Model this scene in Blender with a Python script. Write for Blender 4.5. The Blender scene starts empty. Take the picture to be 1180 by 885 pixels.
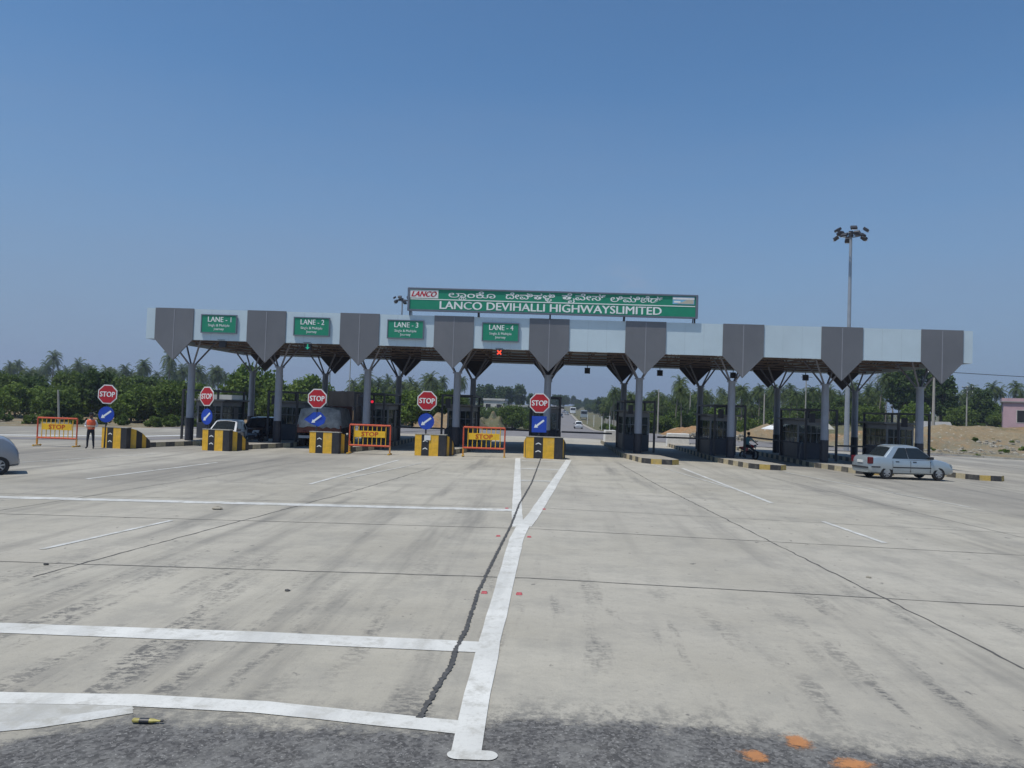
import bpy, bmesh, math, random
from mathutils import Vector, Matrix
R = math.radians
SC = bpy.context.scene
COL = SC.collection
rnd = random.Random(7)

# ------------------------------------------------------------------ materials
def _new(name):
    m = bpy.data.materials.new(name); m.use_nodes = True
    nt = m.node_tree
    return m, nt, nt.nodes['Principled BSDF']
def node(nt, t, **kw):
    n = nt.nodes.new(t)
    for k, v in kw.items():
        if k in n.inputs: n.inputs[k].default_value = v
        else: setattr(n, k, v)
    return n
def mixc(nt, fac, a, b, blend='MIX'):
    n = nt.nodes.new('ShaderNodeMix'); n.data_type = 'RGBA'; n.blend_type = blend
    for s, v in ((n.inputs[0], fac), (n.inputs[6], a), (n.inputs[7], b)):
        if hasattr(v, 'is_output'): nt.links.new(v, s)
        elif isinstance(v, (tuple, list)): s.default_value = (*v[:3], 1)
        else: s.default_value = v
    return n.outputs[2]
def mth(nt, op, a, b=None, clamp=False):
    n = nt.nodes.new('ShaderNodeMath'); n.operation = op; n.use_clamp = clamp
    for s, v in ((n.inputs[0], a), (n.inputs[1], b)):
        if v is None: continue
        if hasattr(v, 'is_output'): nt.links.new(v, s)
        else: s.default_value = v
    return n.outputs[0]
def noise(nt, vec, scale, detail=4, rough=.6, sx=None):
    if sx is not None:
        mp = node(nt, 'ShaderNodeMapping'); mp.inputs['Scale'].default_value = sx
        nt.links.new(vec, mp.inputs[0]); vec = mp.outputs[0]
    n = node(nt, 'ShaderNodeTexNoise', Scale=scale, Detail=detail, Roughness=rough)
    nt.links.new(vec, n.inputs['Vector'])
    return n.outputs['Fac']
def ramp(nt, fac, lo, hi, smooth=False):
    n = node(nt, 'ShaderNodeMapRange'); n.inputs[1].default_value = lo; n.inputs[2].default_value = hi
    if smooth: n.interpolation_type = 'SMOOTHSTEP'
    nt.links.new(fac, n.inputs[0])
    return n.outputs[0]
def simple(name, c, rough=.6, metal=0., var=.25, scale=3., dirt=None, bump=0., coat=0., c2=None):
    m, nt, b = _new(name)
    tc = node(nt, 'ShaderNodeTexCoord')
    f = ramp(nt, noise(nt, tc.outputs['Object'], scale, 5, .65), .3, .7)
    lo = tuple(x * (1 - var) for x in c); hi = c2 or tuple(min(1, x * (1 + var * .5)) for x in c)
    col = mixc(nt, f, lo, hi)
    if dirt:
        d = ramp(nt, noise(nt, tc.outputs['Object'], scale * .37, 6, .7, (1, 1, .5)), .5, .75)
        col = mixc(nt, mth(nt, 'MULTIPLY', d, dirt[1]), col, dirt[0])
    nt.links.new(col, b.inputs['Base Color'])
    b.inputs['Roughness'].default_value = rough; b.inputs['Metallic'].default_value = metal
    if coat: b.inputs['Coat Weight'].default_value = coat; b.inputs['Coat Roughness'].default_value = .05
    if bump:
        bp = node(nt, 'ShaderNodeBump', Strength=bump, Distance=.02)
        nt.links.new(noise(nt, tc.outputs['Object'], scale * 8, 4), bp.inputs['Height'])
        nt.links.new(bp.outputs[0], b.inputs['Normal'])
    return m
def emis(name, c, s):
    m, nt, b = _new(name)
    b.inputs['Base Color'].default_value = (*c, 1)
    b.inputs['Emission Color'].default_value = (*c, 1); b.inputs['Emission Strength'].default_value = s
    return m
def leafmat(name, c1, c2, trans=.25):
    m, nt, b = _new(name)
    g = node(nt, 'ShaderNodeNewGeometry'); oi = node(nt, 'ShaderNodeObjectInfo')
    r = mth(nt, 'FRACT', mth(nt, 'ADD', g.outputs['Random Per Island'], oi.outputs['Random']))
    f = mth(nt, 'ADD', mth(nt, 'MULTIPLY', r, .6), mth(nt, 'MULTIPLY', oi.outputs['Random'], .4))
    col = mixc(nt, f, c1, c2)
    nt.links.new(col, b.inputs['Base Color']); b.inputs['Roughness'].default_value = .75; b.inputs['Specular IOR Level'].default_value = .22
    tr = node(nt, 'ShaderNodeBsdfTranslucent'); nt.links.new(col, tr.inputs[0])
    mx = node(nt, 'ShaderNodeMixShader'); mx.inputs[0].default_value = trans
    nt.links.new(b.outputs[0], mx.inputs[1]); nt.links.new(tr.outputs[0], mx.inputs[2])
    nt.links.new(mx.outputs[0], nt.nodes['Material Output'].inputs[0])
    return m
def glassmat(name, tint, opac, rough=.03):
    m, nt, b = _new(name)
    b.inputs['Base Color'].default_value = (*tint, 1); b.inputs['Roughness'].default_value = rough
    t = node(nt, 'ShaderNodeBsdfTransparent'); t.inputs[0].default_value = (.75, .8, .82, 1)
    mx = node(nt, 'ShaderNodeMixShader'); mx.inputs[0].default_value = opac
    nt.links.new(t.outputs[0], mx.inputs[1]); nt.links.new(b.outputs[0], mx.inputs[2])
    nt.links.new(mx.outputs[0], nt.nodes['Material Output'].inputs[0])
    return m

def concrete_apron():
    m, nt, b = _new('concrete_pavement')
    g = node(nt, 'ShaderNodeNewGeometry'); P = g.outputs['Position']
    sp = node(nt, 'ShaderNodeSeparateXYZ'); nt.links.new(P, sp.inputs[0])
    x, y = sp.outputs[0], sp.outputs[1]
    n1 = noise(nt, P, .22, 6, .65); n2 = noise(nt, P, 3.5, 5, .7); n3 = noise(nt, P, 45, 3, .6)
    n0 = noise(nt, P, .07, 4, .55)
    col = mixc(nt, ramp(nt, n1, .3, .7), (.315, .288, .232), (.485, .449, .372))
    col = mixc(nt, mth(nt, 'MULTIPLY', ramp(nt, n0, .4, .62, True), .4), col, (.40, .37, .32))
    blot = noise(nt, P, .85, 7, .72)
    col = mixc(nt, mth(nt, 'MULTIPLY', ramp(nt, blot, .48, .68), .5), col, (.225, .215, .19))
    col = mixc(nt, mth(nt, 'MULTIPLY', ramp(nt, n2, .45, .75), .35), col, (.25, .235, .20))
    col = mixc(nt, mth(nt, 'MULTIPLY', ramp(nt, n3, .35, .8), .35), col, (.24, .23, .205))
    # whole-slab tone
    wn = node(nt, 'ShaderNodeTexWhiteNoise', noise_dimensions='2D')
    cb = node(nt, 'ShaderNodeCombineXYZ')
    nt.links.new(mth(nt, 'FLOOR', mth(nt, 'DIVIDE', mth(nt, 'ADD', x, .6), 5.4)), cb.inputs[0])
    nt.links.new(mth(nt, 'FLOOR', mth(nt, 'DIVIDE', mth(nt, 'ADD', y, -3.5), 4.55)), cb.inputs[1])
    nt.links.new(cb.outputs[0], wn.inputs[0])
    col = mixc(nt, mth(nt, 'MULTIPLY', wn.outputs[0], .14), col, (.27, .255, .225))
    # long tyre-rubber streaks along the lanes
    st = noise(nt, P, 1., 5, .6, (1.3, .09, 1))
    st2 = noise(nt, P, 1., 3, .5, (.33, .02, 1))
    s = mth(nt, 'MULTIPLY', ramp(nt, st, .46, .75, True), ramp(nt, st2, .36, .62, True))
    pit = ramp(nt, noise(nt, P, 14., 4, .7), .62, .70)
    col = mixc(nt, mth(nt, 'MULTIPLY', pit, .4), col, (.17, .16, .14))
    col = mixc(nt, mth(nt, 'MULTIPLY', s, .62), col, (.125, .12, .11))
    # darker wheel wear toward the booths on the outer lanes
    wear = mth(nt, 'MULTIPLY', ramp(nt, y, 16, 30, True), ramp(nt, mth(nt, 'ABSOLUTE', mth(nt, 'ADD', x, -1.)), 6, 14, True))
    wn2 = ramp(nt, noise(nt, P, 1., 4, .6, (.22, .05, 1)), .38, .6, True)
    col = mixc(nt, mth(nt, 'MULTIPLY', mth(nt, 'MULTIPLY', wear, wn2), .5), col, (.15, .14, .125))
    # broken skid marks near the front edge
    mask = mth(nt, 'MULTIPLY', ramp(nt, y, 17., 8., True), ramp(nt, noise(nt, P, .28, 3, .5), .36, .56))
    k1 = ramp(nt, mth(nt, 'ADD', noise(nt, P, 1., 5, .6, (2.1, .26, 1)), mth(nt, 'MULTIPLY', ramp(nt, x, 1., -3., True), .05)), .535, .62)
    k2 = ramp(nt, noise(nt, P, 8., 6, .8, (1., 1.7, 1)), .46, .54)
    sk = mth(nt, 'MULTIPLY', mth(nt, 'MULTIPLY', k1, k2), mask)
    col = mixc(nt, mth(nt, 'MULTIPLY', sk, .85), col, (.085, .083, .08))
    # spots of oil and dirt
    vo = ramp(nt, noise(nt, P, 4.3, 4, .6, (1, .6, 1)), .675, .72)
    col = mixc(nt, mth(nt, 'MULTIPLY', vo, .7), col, (.10, .095, .09))
    # asphalt begins at the front edge with a ragged seam
    e = mth(nt, 'ADD', mth(nt, 'MULTIPLY', ramp(nt, x, -.9, -.1, True), .42), 6.62)
    e = mth(nt, 'ADD', e, mth(nt, 'MULTIPLY', ramp(nt, x, 1.6, 2.8, True), -.30))
    e = mth(nt, 'ADD', e, mth(nt, 'MULTIPLY', mth(nt, 'SUBTRACT', noise(nt, P, 1.6, 6, .75), .5), .75))
    e = mth(nt, 'ADD', e, mth(nt, 'MULTIPLY', ramp(nt, x, -3.3, -4.6, True), -.75))
    film = mth(nt, 'MULTIPLY', ramp(nt, mth(nt, 'SUBTRACT', e, y), -.75, .0, True), ramp(nt, noise(nt, P, 5., 7, .8, (1, .8, 1)), .45, .58))
    col = mixc(nt, mth(nt, 'MULTIPLY', film, .6), col, (.12, .118, .11))
    am = ramp(nt, mth(nt, 'ADD', mth(nt, 'SUBTRACT', e, y), mth(nt, 'MULTIPLY', mth(nt, 'SUBTRACT', noise(nt, P, 7., 7, .85), .5), .9)), -.06, .16)
    vor = node(nt, 'ShaderNodeTexVoronoi', Scale=34.); nt.links.new(P, vor.inputs['Vector'])
    a1 = mixc(nt, ramp(nt, vor.outputs['Color'], .25, .95), (.046, .045, .046), (.155, .15, .145))
    a1 = mixc(nt, ramp(nt, noise(nt, P, 38, 3, .8), .60, .70), a1, (.40, .39, .37))
    a1 = mixc(nt, mth(nt, 'MULTIPLY', ramp(nt, noise(nt, P, 2.2, 6, .75), .48, .66), .55), a1, (.23, .225, .21))
    col = mixc(nt, mth(nt, 'MULTIPLY', am, .92), col, a1)
    nt.links.new(col, b.inputs['Base Color']); b.inputs['Roughness'].default_value = .85
    b.inputs['Specular IOR Level'].default_value = .3
    bp = node(nt, 'ShaderNodeBump', Strength=.35, Distance=.01)
    nt.links.new(mth(nt, 'ADD', n3, mth(nt, 'MULTIPLY', noise(nt, P, 60, 4, .7), am)), bp.inputs['Height']); nt.links.new(bp.outputs[0], b.inputs['Normal'])
    return m
def paint_mat(name, c, under, lo=.60, hi=.72, sc=5.):
    m, nt, b = _new(name)
    g = node(nt, 'ShaderNodeNewGeometry'); P = g.outputs['Position']
    w = ramp(nt, noise(nt, P, sc, 7, .78), lo, hi)
    c2 = mixc(nt, ramp(nt, noise(nt, P, .9, 4, .6), .3, .7), tuple(v * .80 for v in c), c)
    ty = ramp(nt, noise(nt, P, 1., 5, .65, (1.6, .2, 1)), .50, .72)
    c2 = mixc(nt, mth(nt, 'MULTIPLY', ty, .55), c2, tuple(v * .5 for v in c))
    c2 = mixc(nt, mth(nt, 'MULTIPLY', ramp(nt, noise(nt, P, 22, 5, .8), .52, .66), .4), c2, tuple(v * .62 for v in c))
    nt.links.new(mixc(nt, w, c2, under), b.inputs['Base Color']); b.inputs['Roughness'].default_value = .7
    return m
def soil_mat():
    m, nt, b = _new('dry_soil')
    g = node(nt, 'ShaderNodeNewGeometry'); P = g.outputs['Position']
    sp = node(nt, 'ShaderNodeSeparateXYZ'); nt.links.new(P, sp.inputs[0])
    n1 = noise(nt, P, .035, 6, .65, (1, 2.2, 1)); n2 = noise(nt, P, .3, 6, .7); n3 = noise(nt, P, 1.6, 5, .7)
    col = mixc(nt, ramp(nt, n1, .42, .58), (.24, .175, .095), (.30, .165, .07))
    col = mixc(nt, mth(nt, 'MULTIPLY', ramp(nt, n2, .48, .62), .55), col, (.27, .225, .145))
    col = mixc(nt, mth(nt, 'MULTIPLY', ramp(nt, n3, .54, .66), .6), col, (.12, .105, .06))
    gr = mth(nt, 'MULTIPLY', ramp(nt, noise(nt, P, .12, 5, .7), .54, .66), .75)
    col = mixc(nt, gr, col, (.085, .095, .035))
    gl = ramp(nt, sp.outputs[0], -10, -40, True)
    col = mixc(nt, mth(nt, 'MULTIPLY', mth(nt, 'MULTIPLY', gl, ramp(nt, n2, .40, .6)), .6), col, (.14, .13, .06))
    gf = mth(nt, 'MULTIPLY', ramp(nt, sp.outputs[1], 104, 132, True), ramp(nt, n2, .28, .44))
    col = mixc(nt, mth(nt, 'MULTIPLY', gf, .85), col, (.075, .085, .035))
    nr = mth(nt, 'MULTIPLY', ramp(nt, sp.outputs[1], 103, 84, True), ramp(nt, noise(nt, P, .5, 6, .75), .40, .55))
    col = mixc(nt, mth(nt, 'MULTIPLY', nr, .8), col, (.185, .175, .125))
    st = ramp(nt, noise(nt, P, 2.6, 3, .5), .64, .68)
    col = mixc(nt, mth(nt, 'MULTIPLY', st, .8), col, (.40, .37, .31))
    nt.links.new(col, b.inputs['Base Color']); b.inputs['Roughness'].default_value = .95
    bp = node(nt, 'ShaderNodeBump', Strength=.9, Distance=.3); nt.links.new(n3, bp.inputs['Height']); nt.links.new(bp.outputs[0], b.inputs['Normal'])
    return m

M = {}
M['apron'] = concrete_apron()
M['soil'] = soil_mat()
M['line'] = paint_mat('white_road_paint', (.66, .65, .605), (.40, .385, .34), .50, .68, 4.)
M['line_worn'] = paint_mat('worn_road_paint', (.62, .615, .58), (.38, .365, .32), .46, .62, 3.)
M['line_faint'] = paint_mat('faded_road_paint', (.53, .52, .48), (.37, .355, .31), .42, .58, 2.5)
M['orange_paint'] = paint_mat('orange_paint', (.60, .26, .09), (.45, .2, .08), .45, .6, 7.)
_nt = M['orange_paint'].node_tree; _b = _nt.nodes['Principled BSDF']; _tc = node(_nt, 'ShaderNodeTexCoord')
_gs = node(_nt, 'ShaderNodeVectorMath', operation='SUBTRACT'); _nt.links.new(_tc.outputs['Generated'], _gs.inputs[0]); _gs.inputs[1].default_value = (.5, .5, .5)
_ms = node(_nt, 'ShaderNodeVectorMath', operation='MULTIPLY'); _nt.links.new(_gs.outputs[0], _ms.inputs[0]); _ms.inputs[1].default_value = (1, 1, 0)
_l = node(_nt, 'ShaderNodeVectorMath', operation='LENGTH'); _nt.links.new(_ms.outputs[0], _l.inputs[0])
_g = node(_nt, 'ShaderNodeNewGeometry'); _n = noise(_nt, _g.outputs['Position'], 9, 6, .75)
_f = mth(_nt, 'MULTIPLY', ramp(_nt, mth(_nt, 'ADD', _l.outputs['Value'], mth(_nt, 'MULTIPLY', _n, .9)), .80, .56, True), .8)
_nt.links.new(_f, _b.inputs['Alpha'])
M['tar'] = simple('tar_crack', (.075, .073, .07), .8, var=.5, scale=12)
M['joint'] = simple('joint_filler', (.10, .095, .088), .9, var=.5, scale=8)
M['joint_faint'] = simple('joint_faint', (.20, .19, .17), .9, var=.4, scale=8)
M['asphalt'] = simple('grey_asphalt', (.19, .18, .18), .9, var=.3, scale=.7, dirt=((.22, .19, .15), .5))
M['conc'] = simple('plain_concrete', (.38, .36, .31), .85, var=.3, scale=1.5, dirt=((.2, .18, .15), .5), bump=.3)
M['kerbtop'] = simple('kerb_concrete', (.34, .31, .26), .85, var=.3, scale=2, dirt=((.2, .18, .15), .5))
M['yellow'] = simple('yellow_paint', (.76, .43, .03), .55, var=.25, scale=4, dirt=((.45, .36, .22), .6))
M['kerb_yellow'] = simple('kerb_yellow', (.55, .38, .10), .7, var=.3, scale=5, dirt=((.36, .32, .24), .8))
M['kerb_cream'] = simple('kerb_cream', (.46, .39, .25), .8, var=.3, scale=5, dirt=((.33, .3, .24), .7))
M['kerb_dark'] = simple('kerb_dark', (.085, .08, .07), .8, var=.35, scale=5, dirt=((.28, .25, .2), .6))
M['kerb_black'] = simple('kerb_black', (.035, .034, .034), .7, var=.3, scale=5, dirt=((.22, .20, .16), .7))
M['black'] = simple('black_paint', (.022, .022, .026), .5, var=.3, scale=4, dirt=((.10, .09, .075), .45))
M['white'] = simple('white_paint', (.74, .74, .72), .5, var=.12, scale=4, dirt=((.45, .42, .36), .3))
M['panel_light'] = simple('aluminium_panel', (.55, .645, .685), .32, metal=.1, var=.07, scale=.6, dirt=((.48, .55, .58), .5))
M['panel_dark'] = simple('charcoal_panel', (.166, .165, .172), .38, metal=.2, var=.10, scale=.6, dirt=((.25, .24, .24), .4))
M['panel_joint'] = simple('panel_joint', (.47, .55, .58), .5, var=.1)
M['backing'] = simple('panel_backing', (.045, .036, .034), .8, var=.2)
M['seam'] = simple('panel_seam', (.26, .26, .28), .5, var=.1)
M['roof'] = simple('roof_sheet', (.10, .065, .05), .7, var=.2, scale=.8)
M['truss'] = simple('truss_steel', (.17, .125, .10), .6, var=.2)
M['column'] = simple('column_grey', (.31, .33, .38), .42, var=.12, scale=1.2)
M['colbase'] = simple('column_black', (.025, .025, .035), .45, var=.3, scale=3, dirt=((.09, .08, .07), .4))
M['strut'] = simple('strut_steel', (.20, .20, .23), .45, var=.1)
M['green'] = simple('sign_green', (.012, .235, .13), .42, var=.08)
M['signframe'] = simple('sign_frame_grey', (.13, .15, .19), .45, var=.12)
M['letter'] = simple('white_letter', (.78, .80, .78), .5, var=.04)
M['logo_red'] = simple('logo_red', (.50, .015, .03), .45, var=.08)
M['stop_red'] = simple('stop_red', (.45, .012, .02), .38, var=.15, scale=2)
M['blue'] = simple('sign_blue', (.012, .06, .42), .4, var=.15, scale=2)
M['darksteel'] = simple('dark_steel', (.03, .03, .035), .5, var=.25)
M['steel'] = simple('galvanised_steel', (.36, .38, .40), .45, metal=.4, var=.15)
M['orange'] = simple('barricade_orange', (.58, .085, .03), .5, var=.25, scale=4, dirt=((.4, .2, .12), .4))
M['ylw_plate'] = simple('barricade_yellow', (.85, .50, .02), .5, var=.15, scale=3)
M['stud'] = simple('stud_red', (.42, .07, .08), .6, var=.3, scale=20)
M['red_letter'] = simple('red_letter', (.58, .07, .02), .5, var=.1)
M['booth_low'] = simple('booth_panel', (.045, .05, .065), .5, var=.2, scale=2)
M['booth_frame'] = simple('booth_frame', (.20, .205, .215), .45, var=.12)
M['booth_roof'] = simple('booth_roof', (.24, .235, .225), .7, var=.15)
M['booth_glass'] = glassmat('booth_glass', (.03, .045, .05), .35)
M['red_arm'] = simple('red_arm_paint', (.30, .03, .025), .5, var=.2)
M['silver'] = simple('silver_paint', (.45, .505, .535), .28, metal=.55, var=.03, coat=.8)
M['bluegrey'] = simple('blue_grey_paint', (.27, .285, .32), .32, metal=.4, var=.03, coat=.8)
M['whitepaint'] = simple('white_car_paint', (.78, .79, .80), .3, var=.03, coat=.8)
M['blackpaint'] = simple('black_car_paint', (.012, .013, .02), .2, var=.05, coat=.8)
M['carglass'] = simple('car_glass', (.018, .024, .028), .04, var=.1)
M['rubber'] = simple('tyre_rubber', (.018, .018, .018), .8, var=.3)
M['trim'] = simple('black_trim', (.025, .025, .03), .55, var=.2)
M['alloy'] = simple('wheel_metal', (.40, .41, .42), .35, metal=.6, var=.1)
M['taillight'] = simple('tail_lens', (.11, .006, .012), .12, var=.1)
M['headlight'] = simple('head_lens', (.62, .66, .68), .08, var=.05, metal=.3)
M['tarp'] = simple('grey_tarpaulin', (.46, .44, .41), .85, var=.5, scale=2.2, bump=.6)
M['blacktarp'] = simple('black_tarpaulin', (.014, .014, .016), .7, var=.35, scale=2)
M['blacktarp'].node_tree.nodes['Principled BSDF'].inputs['Specular IOR Level'].default_value = .08
M['truckbody'] = simple('truck_brown', (.20, .06, .035), .6, var=.35, scale=2)
M['bark'] = simple('tree_bark', (.12, .09, .065), .9, var=.35, scale=4)
M['palmbark'] = simple('palm_bark', (.19, .165, .13), .9, var=.3, scale=3)
M['leaf'] = leafmat('broad_leaf', (.055, .10, .018), (.135, .185, .034), .3)
M['leaf_bright'] = leafmat('bright_leaf', (.072, .13, .020), (.155, .215, .036), .3)
M['leaf_dark'] = leafmat('dark_leaf', (.036, .07, .018), (.085, .13, .03), .3)
M['frond'] = leafmat('palm_frond', (.036, .07, .02), (.108, .135, .036), .25)
M['pole'] = simple('pole_concrete', (.36, .34, .30), .85, var=.2, scale=1)
M['pink'] = simple('pink_plaster', (.50, .335, .36), .85, var=.12, scale=.6, dirt=((.36, .28, .27), .5))
M['cream'] = simple('cream_plaster', (.55, .53, .48), .85, var=.15, scale=.6)
M['litter'] = simple('litter_plastic', (.42, .36, .10), .4, var=.5, scale=14)
M['dark'] = simple('dark_opening', (.012, .012, .014), .8)
M['vest'] = simple('orange_vest', (.82, .13, .045), .6, var=.12, scale=6)
M['vestband'] = simple('vest_band', (.70, .66, .50), .35, var=.1)
M['shirt'] = simple('white_shirt', (.58, .60, .64), .8, var=.15, scale=6)
M['teal'] = simple('teal_shirt', (.10, .26, .30), .8, var=.15, scale=6)
M['trousers'] = simple('dark_trousers', (.012, .014, .025), .85, var=.2, scale=5)
M['skin'] = simple('skin', (.18, .09, .055), .5, var=.1, scale=6)
M['hair'] = simple('black_hair', (.010, .009, .009), .5)
M['eye'] = simple('eye_white', (.7, .68, .65), .3)
M['bikered'] = simple('red_bike_paint', (.50, .02, .025), .3, var=.1, coat=.5)
M['stone'] = simple('pale_rubble', (.34, .31, .25), .9, var=.4, scale=2)
M['shrubstem'] = M['bark']
M['hill'] = simple('far_hill', (.10, .12, .09), .95, var=.2, scale=.005)
M['plate'] = simple('number_plate', (.72, .72, .68), .45, var=.05)
M['plate_y'] = simple('yellow_plate', (.72, .55, .08), .45, var=.05)
M['em_blue'] = simple('emblem_blue', (.20, .45, .62), .45, var=.1)
M['em_sand'] = simple('emblem_sand', (.50, .46, .36), .45, var=.15)
M['red_lamp'] = emis('red_lamp', (1., .08, .03), 1.0)
M['red_lens'] = emis('red_lens', (.9, .02, .05), .7)
M['green_lamp'] = emis('green_lamp', (.04, .55, .32), .3)
M['lampglass'] = simple('flood_glass', (.45, .46, .46), .25, var=.1)

# ------------------------------------------------------------------ ground shape
X0, S = -.2, 5.4
def sst(v, a, b):
    t = max(0., min(1., (v - a) / (b - a))); return t * t * (3 - 2 * t)
def gz(x, y):
    crown = -.013 * min(abs(x + .2), 40.) * (1 - .7 * sst(y, 80, 120))
    p = -1.7 * sst(y, 85, 180) + 2.0 * sst(y, 230, 380) + 5.0 * sst(y, 380, 800)
    rise = (1.5 + 1.5 * sst(y, 85, 170)) * sst(x, 32, 56) * sst(y, 66, 108)
    return crown + p + rise
def tz(x, y):
    e = max(0, abs(x) - 12) / 12
    b = .35 * math.sin(x * .21 + 1.3) * math.sin(y * .17 + .4) + .2 * math.sin(x * .53) * math.cos(y * .47)
    return gz(x, y) - .05 + b * min(1, e) * sst(y, 80, 100)
def colX(k): return X0 + (k - 4) * S

# ------------------------------------------------------------------ mesh builder
class MB:
    def __init__(s): s.v = []; s.f = []; s.m = []
    def add(s, vs, fs, mat=0):
        o = len(s.v); s.v += [tuple(q) for q in vs]
        for f in fs: s.f.append([i + o for i in f]); s.m.append(mat)
    def box(s, c, d, mat=0, rz=0., rx=0., ry=0.):
        a, b, h = d[0] / 2, d[1] / 2, d[2] / 2
        mt = Matrix.Rotation(rz, 3, 'Z') @ Matrix.Rotation(ry, 3, 'Y') @ Matrix.Rotation(rx, 3, 'X')
        vs = [Vector(c) + mt @ Vector((i * a, j * b, k * h)) for k in (-1, 1) for j in (-1, 1) for i in (-1, 1)]
        s.add(vs, [(0, 2, 3, 1), (4, 5, 7, 6), (0, 1, 5, 4), (1, 3, 7, 5), (3, 2, 6, 7), (2, 0, 4, 6)], mat)
    def cyl(s, p0, p1, r0, r1=None, n=8, mat=0, caps=True):
        r1 = r0 if r1 is None else r1
        p0, p1 = Vector(p0), Vector(p1); d = (p1 - p0).normalized()
        u = d.orthogonal().normalized(); w = d.cross(u)
        vs = []
        for p, r in ((p0, r0), (p1, r1)):
            for i in range(n):
                a = 2 * math.pi * i / n; vs.append(p + (u * math.cos(a) + w * math.sin(a)) * r)
        fs = [(i, (i + 1) % n, n + (i + 1) % n, n + i) for i in range(n)]
        if caps: fs += [tuple(range(n - 1, -1, -1)), tuple(range(n, 2 * n))]
        s.add(vs, fs, mat)
    def tube(s, pts, r, n=6, mat=0):
        for a, b in zip(pts, pts[1:]): s.cyl(a, b, r, r, n, mat)
    def extr(s, poly, vec, mat=0, side=None):
        n = len(poly); vec = Vector(vec)
        vs = [Vector(p) for p in poly] + [Vector(p) + vec for p in poly]
        s.add(vs, [tuple(range(n - 1, -1, -1)), tuple(range(n, 2 * n))], mat)
        s.add(vs, [(i, (i + 1) % n, n + (i + 1) % n, n + i) for i in range(n)], mat if side is None else side)
    def lathe(s, prof, n=16, mat=0, axis='z', c=(0, 0, 0), caps=True):
        vs = []
        for r, h in prof:
            for i in range(n):
                a = 2 * math.pi * i / n; x, y = r * math.cos(a), r * math.sin(a)
                q = (x, y, h) if axis == 'z' else ((x, h, y) if axis == 'y' else (h, x, y))
                vs.append(Vector(q) + Vector(c))
        fs = []
        for j in range(len(prof) - 1):
            for i in range(n): fs.append((j * n + i, j * n + (i + 1) % n, (j + 1) * n + (i + 1) % n, (j + 1) * n + i))
        if caps: fs += [tuple(range(n - 1, -1, -1)), tuple(range((len(prof) - 1) * n, len(prof) * n))]
        s.add(vs, fs, mat)
    def blob(s, c, r, n=8, mat=0, jit=0., rg=None):
        rg = rg or rnd; vs = []; rings = max(3, n // 2)
        for j in range(rings + 1):
            th = math.pi * j / rings
            for i in range(n):
                a = 2 * math.pi * i / n; k = 1 + rg.uniform(-jit, jit)
                vs.append((c[0] + r[0] * k * math.sin(th) * math.cos(a), c[1] + r[1] * k * math.sin(th) * math.sin(a), c[2] + r[2] * k * math.cos(th)))
        s.add(vs, [(j * n + i, j * n + (i + 1) % n, (j + 1) * n + (i + 1) % n, (j + 1) * n + i) for j in range(rings) for i in range(n)], mat)
    def build(s, name, mats, parent=None, smooth=False, bevel=0., loc=None, weld=True):
        me = bpy.data.meshes.new(name); me.from_pydata(s.v, [], s.f)
        for m in (mats if isinstance(mats, (list, tuple)) else [mats]): me.materials.append(m)
        me.polygons.foreach_set('material_index', s.m)
        bm = bmesh.new(); bm.from_mesh(me)
        if weld: bmesh.ops.remove_doubles(bm, verts=bm.verts, dist=1e-5)
        bmesh.ops.recalc_face_normals(bm, faces=bm.faces)
        bm.to_mesh(me); bm.free()
        o = bpy.data.objects.new(name, me); COL.objects.link(o)
        if smooth:
            for p in me.polygons: p.use_smooth = True
        if bevel:
            md = o.modifiers.new('b', 'BEVEL'); md.width = bevel; md.segments = 2; md.limit_method = 'ANGLE'
            o = apply_mods(o)
        if parent: o.parent = parent
        if loc: o.location = loc
        return o
def apply_mods(o):
    dg = bpy.context.evaluated_depsgraph_get(); dg.update()
    me = bpy.data.meshes.new_from_object(o.evaluated_get(dg)); nm = o.data.name
    old = o.data; o.modifiers.clear(); o.data = me
    if old.users == 0: bpy.data.meshes.remove(old)
    me.name = nm
    return o
def tag(o, label=None, cat=None, group=None, kind=None):
    if label: o['label'] = label
    if cat: o['category'] = cat
    if group: o['group'] = group
    if kind: o['kind'] = kind
    return o
def thing(name, label, cat, loc=(0, 0, 0), rz=0., group=None):
    o = bpy.data.objects.new(name, None); COL.objects.link(o); o.empty_display_size = .2
    o.location = loc; o.rotation_euler = (0, 0, rz)
    return tag(o, label, cat, group)
def copy_tree(o, loc=None, rz=None, label=None, group=None, scale=None, _p=None):
    c = o.copy(); COL.objects.link(c)
    if _p: c.parent = _p
    for ch in list(o.children): copy_tree(ch, _p=c)
    if _p is None:
        if loc: c.location = loc
        if rz is not None: c.rotation_euler = (0, 0, rz)
        if label: c['label'] = label
        if group: c['group'] = group
        if scale: c.scale = scale if isinstance(scale, (tuple, list)) else (scale,) * 3
    return c
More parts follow.
